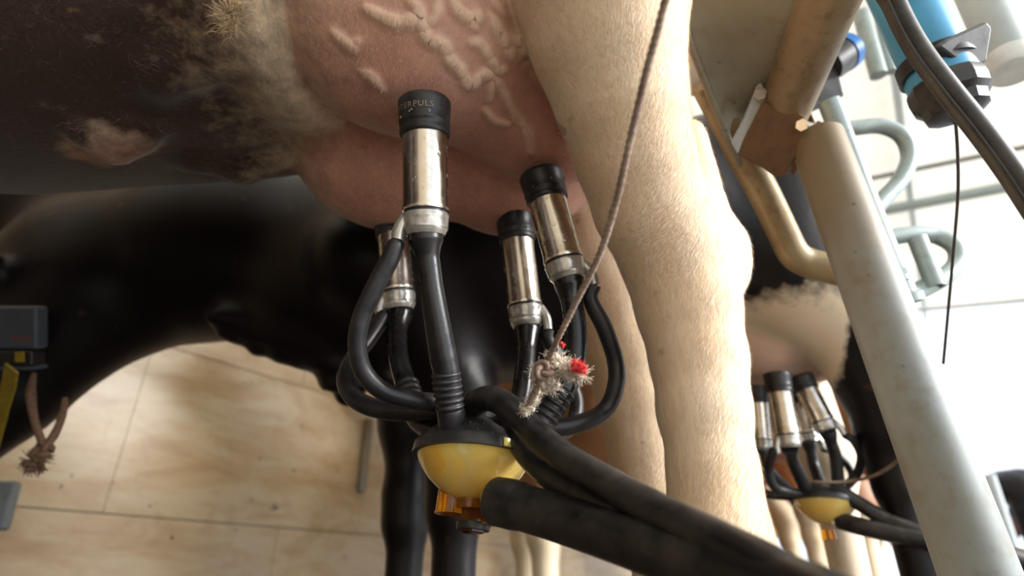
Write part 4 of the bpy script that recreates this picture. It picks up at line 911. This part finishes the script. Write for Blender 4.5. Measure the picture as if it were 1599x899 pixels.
# ------------------------------------------------------------------ collar, rope halter on the black cow, wall fittings
co = tag(empty('neck_collar', P(40, 560, .95)), 'yellow strap collar with a grey transponder box on the neck of the black cow', 'collar')
m = MB(); fx_ = np.array([[1., 0, 0], [0, cp, sp], [0, -sp, cp]]); m.box(P(24, 511, .965), (.046, .014, .036), fx_, 0, .006); bx_ = m.build('transponder_box', 'box_grey', co, smooth=False)
m = MB(); m.box(P(20, 558, .96), (.043, .014, .0125), fx_, 0, .003); m.box(P(20, 573, .96), (.046, .016, .003), fx_, 1, .001); m.build('box_clip', ['box_black', 'box_grey'], co, smooth=False)
m = MB(); m.box(P(31, 557, .944), (.0075, .0012, .0085), fx_, 0, .0005); m.build('yellow_window', 'strap_yellow', co, smooth=False)
m = MB()
for i, (hh, ww) in enumerate(((.004, .0012), (.003, .0012), (.0045, .0012), (.003, .0016), (.004, .0012), (.003, .0012))): m.box(P(20+i*5.5, 528+(i % 2), .9496), (ww, .0006, hh*.6), fx_, 0, .0002)
m.build('red_lettering', 'red_print', co, smooth=False)
m = MB(); pts = [P(18, 575, .915), P(14, 600, .93), P(2, 640, .95), P(-20, 720, .97)]; 
for a_, b_ in zip(pts, pts[1:]): m.box((a_+b_)/2, (np.linalg.norm(b_-a_)/2+.001, .002, .0135), frame(b_-a_, (0, 1, .3))[[0, 2, 1]]*np.array([[1], [1], [1]]), 0, .0005)
m.build('yellow_strap', 'strap_yellow', co, smooth=False)
hr = tag(empty('rope_halter', P(60, 700, .95)), 'brown rope halter hanging from the black cow with a frayed knot at its end', 'rope')
rubber_tube('cord', 'rope_brown', hr, [P(53, 584, .995), P(48, 615, .965), P(54, 655, .95), P(66, 692, .95)], [.004, .008, .006, .006], None, 10)
rubber_tube('cord', 'rope_brown', hr, [P(102, 622, 1.0), P(97, 650, .98), P(84, 680, .96), P(70, 696, .95)], [.005, .006, .007, .006], None, 10)
knot(hr, 'knot', 'rope_brown', P(66, 704, .95), .009, 1, .006)
fluff('frayed_end', 'rope_brown', hr, P(58, 720, .95), 110, .026, .0014, (1, .6, .7), (-.1, 0, -.5))
hb = MB(); hb.box(P(-8, 790, 1.25)-np.array([.35, .105, .035]), (.40, .02, .05), frame((1, .3, .1)), 0, .006); q_ = P(-8, 790, 1.25)-np.array([.35, .105, .035]); hb.box((q_[0], q_[1], (q_[2]-.03)/2), (.02, .02, (q_[2]-.03)/2), None, 0, .003); tag(hb.build('trough_edge', 'post_steel', smooth=False), 'worn grey metal edge low at the left border of the picture', 'trough')
q_ = P(567, 740, 1.0); 
r_ = q_-CAM; t_w = (WN-.02)/np.dot(r_[:2], N_); pw = CAM+r_*t_w
m = MB(); m.box(pw+np.array([0, 0, .09]), (.02, .012, .17), AXW, 0, .004); tag(m.build('wall_bracket', 'post_steel', smooth=False), 'narrow grey metal strip fixed on the tiled wall beside the black front leg', 'bracket')

# ------------------------------------------------------------------ roof frame and things far beyond
for i, (u_, lab) in enumerate(((4.75, 'nearest thin dark roof purlin crossing the cream sheets at upper right'), (7.9, 'dark edge purlin where the roof ends against the white sky'))):
    m = MB(); m.tube([W(u_, -3.5, 2.70), W(u_, 2.3, 3.53)], .016, 12, smooth_path=False); tag(m.build('trim_%d' % (i+1), 'cable_dark'), kind='structure')
m = MB(); m.tube([W(5.0, -3.5, 2.60), W(5.2, 2.3, 3.40)], .045, 16, smooth_path=False); tag(m.build('trim_3', 'tube_pale'), kind='structure')
for i, n0 in enumerate((-2.6, -1.5, -.5)):
    zz = 2.75+(n0+3.6)/5.9*.85-.05; m = MB(); m.box(W(3, n0, zz), (5.2, .02, .03), AXW); tag(m.build('trim_%d' % (i+4), 'rail_paint', smooth=False), kind='structure')
m = MB(); m.tube([W(9.5, -6, 2.35), W(9.3, -2, 2.25), W(9.4, 2, 2.35)], .012, 8); tag(m.build('trim_7', 'cable_dark'), kind='structure')  # overhead wire strung beyond the roof end, not building trim
# fence and a dark cow outside
fn = tag(empty('yard_gate', P(1570, 800, 5.6)), 'pale metal tube gate in the yard at the lower right edge', 'gate')
def gbar(a_, b_, r_=.045): m = MB(); m.tube([a_, b_], r_, 12, smooth_path=False); m.build('bar', 'rail_paint', fn)
gz = lambda p: np.array([p[0], p[1], .0])
gbar(P(1592, 885, 5.2), gz(P(1592, 885, 5.2)), .05); gbar(P(1500, 742, 5.7), gz(P(1500, 742, 5.7)), .04)
gbar(P(1545, 742, 5.6), P(1592, 885, 5.2), .05); gbar(P(1500, 792, 5.6), P(1570, 792, 5.6), .035); gbar(P(1500, 742, 5.7), P(1540, 745, 5.6), .03); gbar(P(1592, 885, 5.2), P(1604, 930, 5.1), .05)

# ------------------------------------------------------------------ light
w = bpy.data.worlds.new('sky'); S.world = w; w.use_nodes = True
w.node_tree.nodes['Background'].inputs[0].default_value = srgb(235, 243, 255); w.node_tree.nodes['Background'].inputs[1].default_value = 1.15
w.light_settings.distance = 1
sl = bpy.data.lights.new('sun', 'SUN'); sl.energy = 5.8; sl.angle = R(24); sl.color = (1, .985, .96)
so = bpy.data.objects.new('sun', sl); COL.objects.link(so); so.rotation_euler = Vector((.86, -.25, .42)).to_track_quat('Z', 'Y').to_euler(); so.location = (6, -4, 3)
S.view_settings.exposure = .74
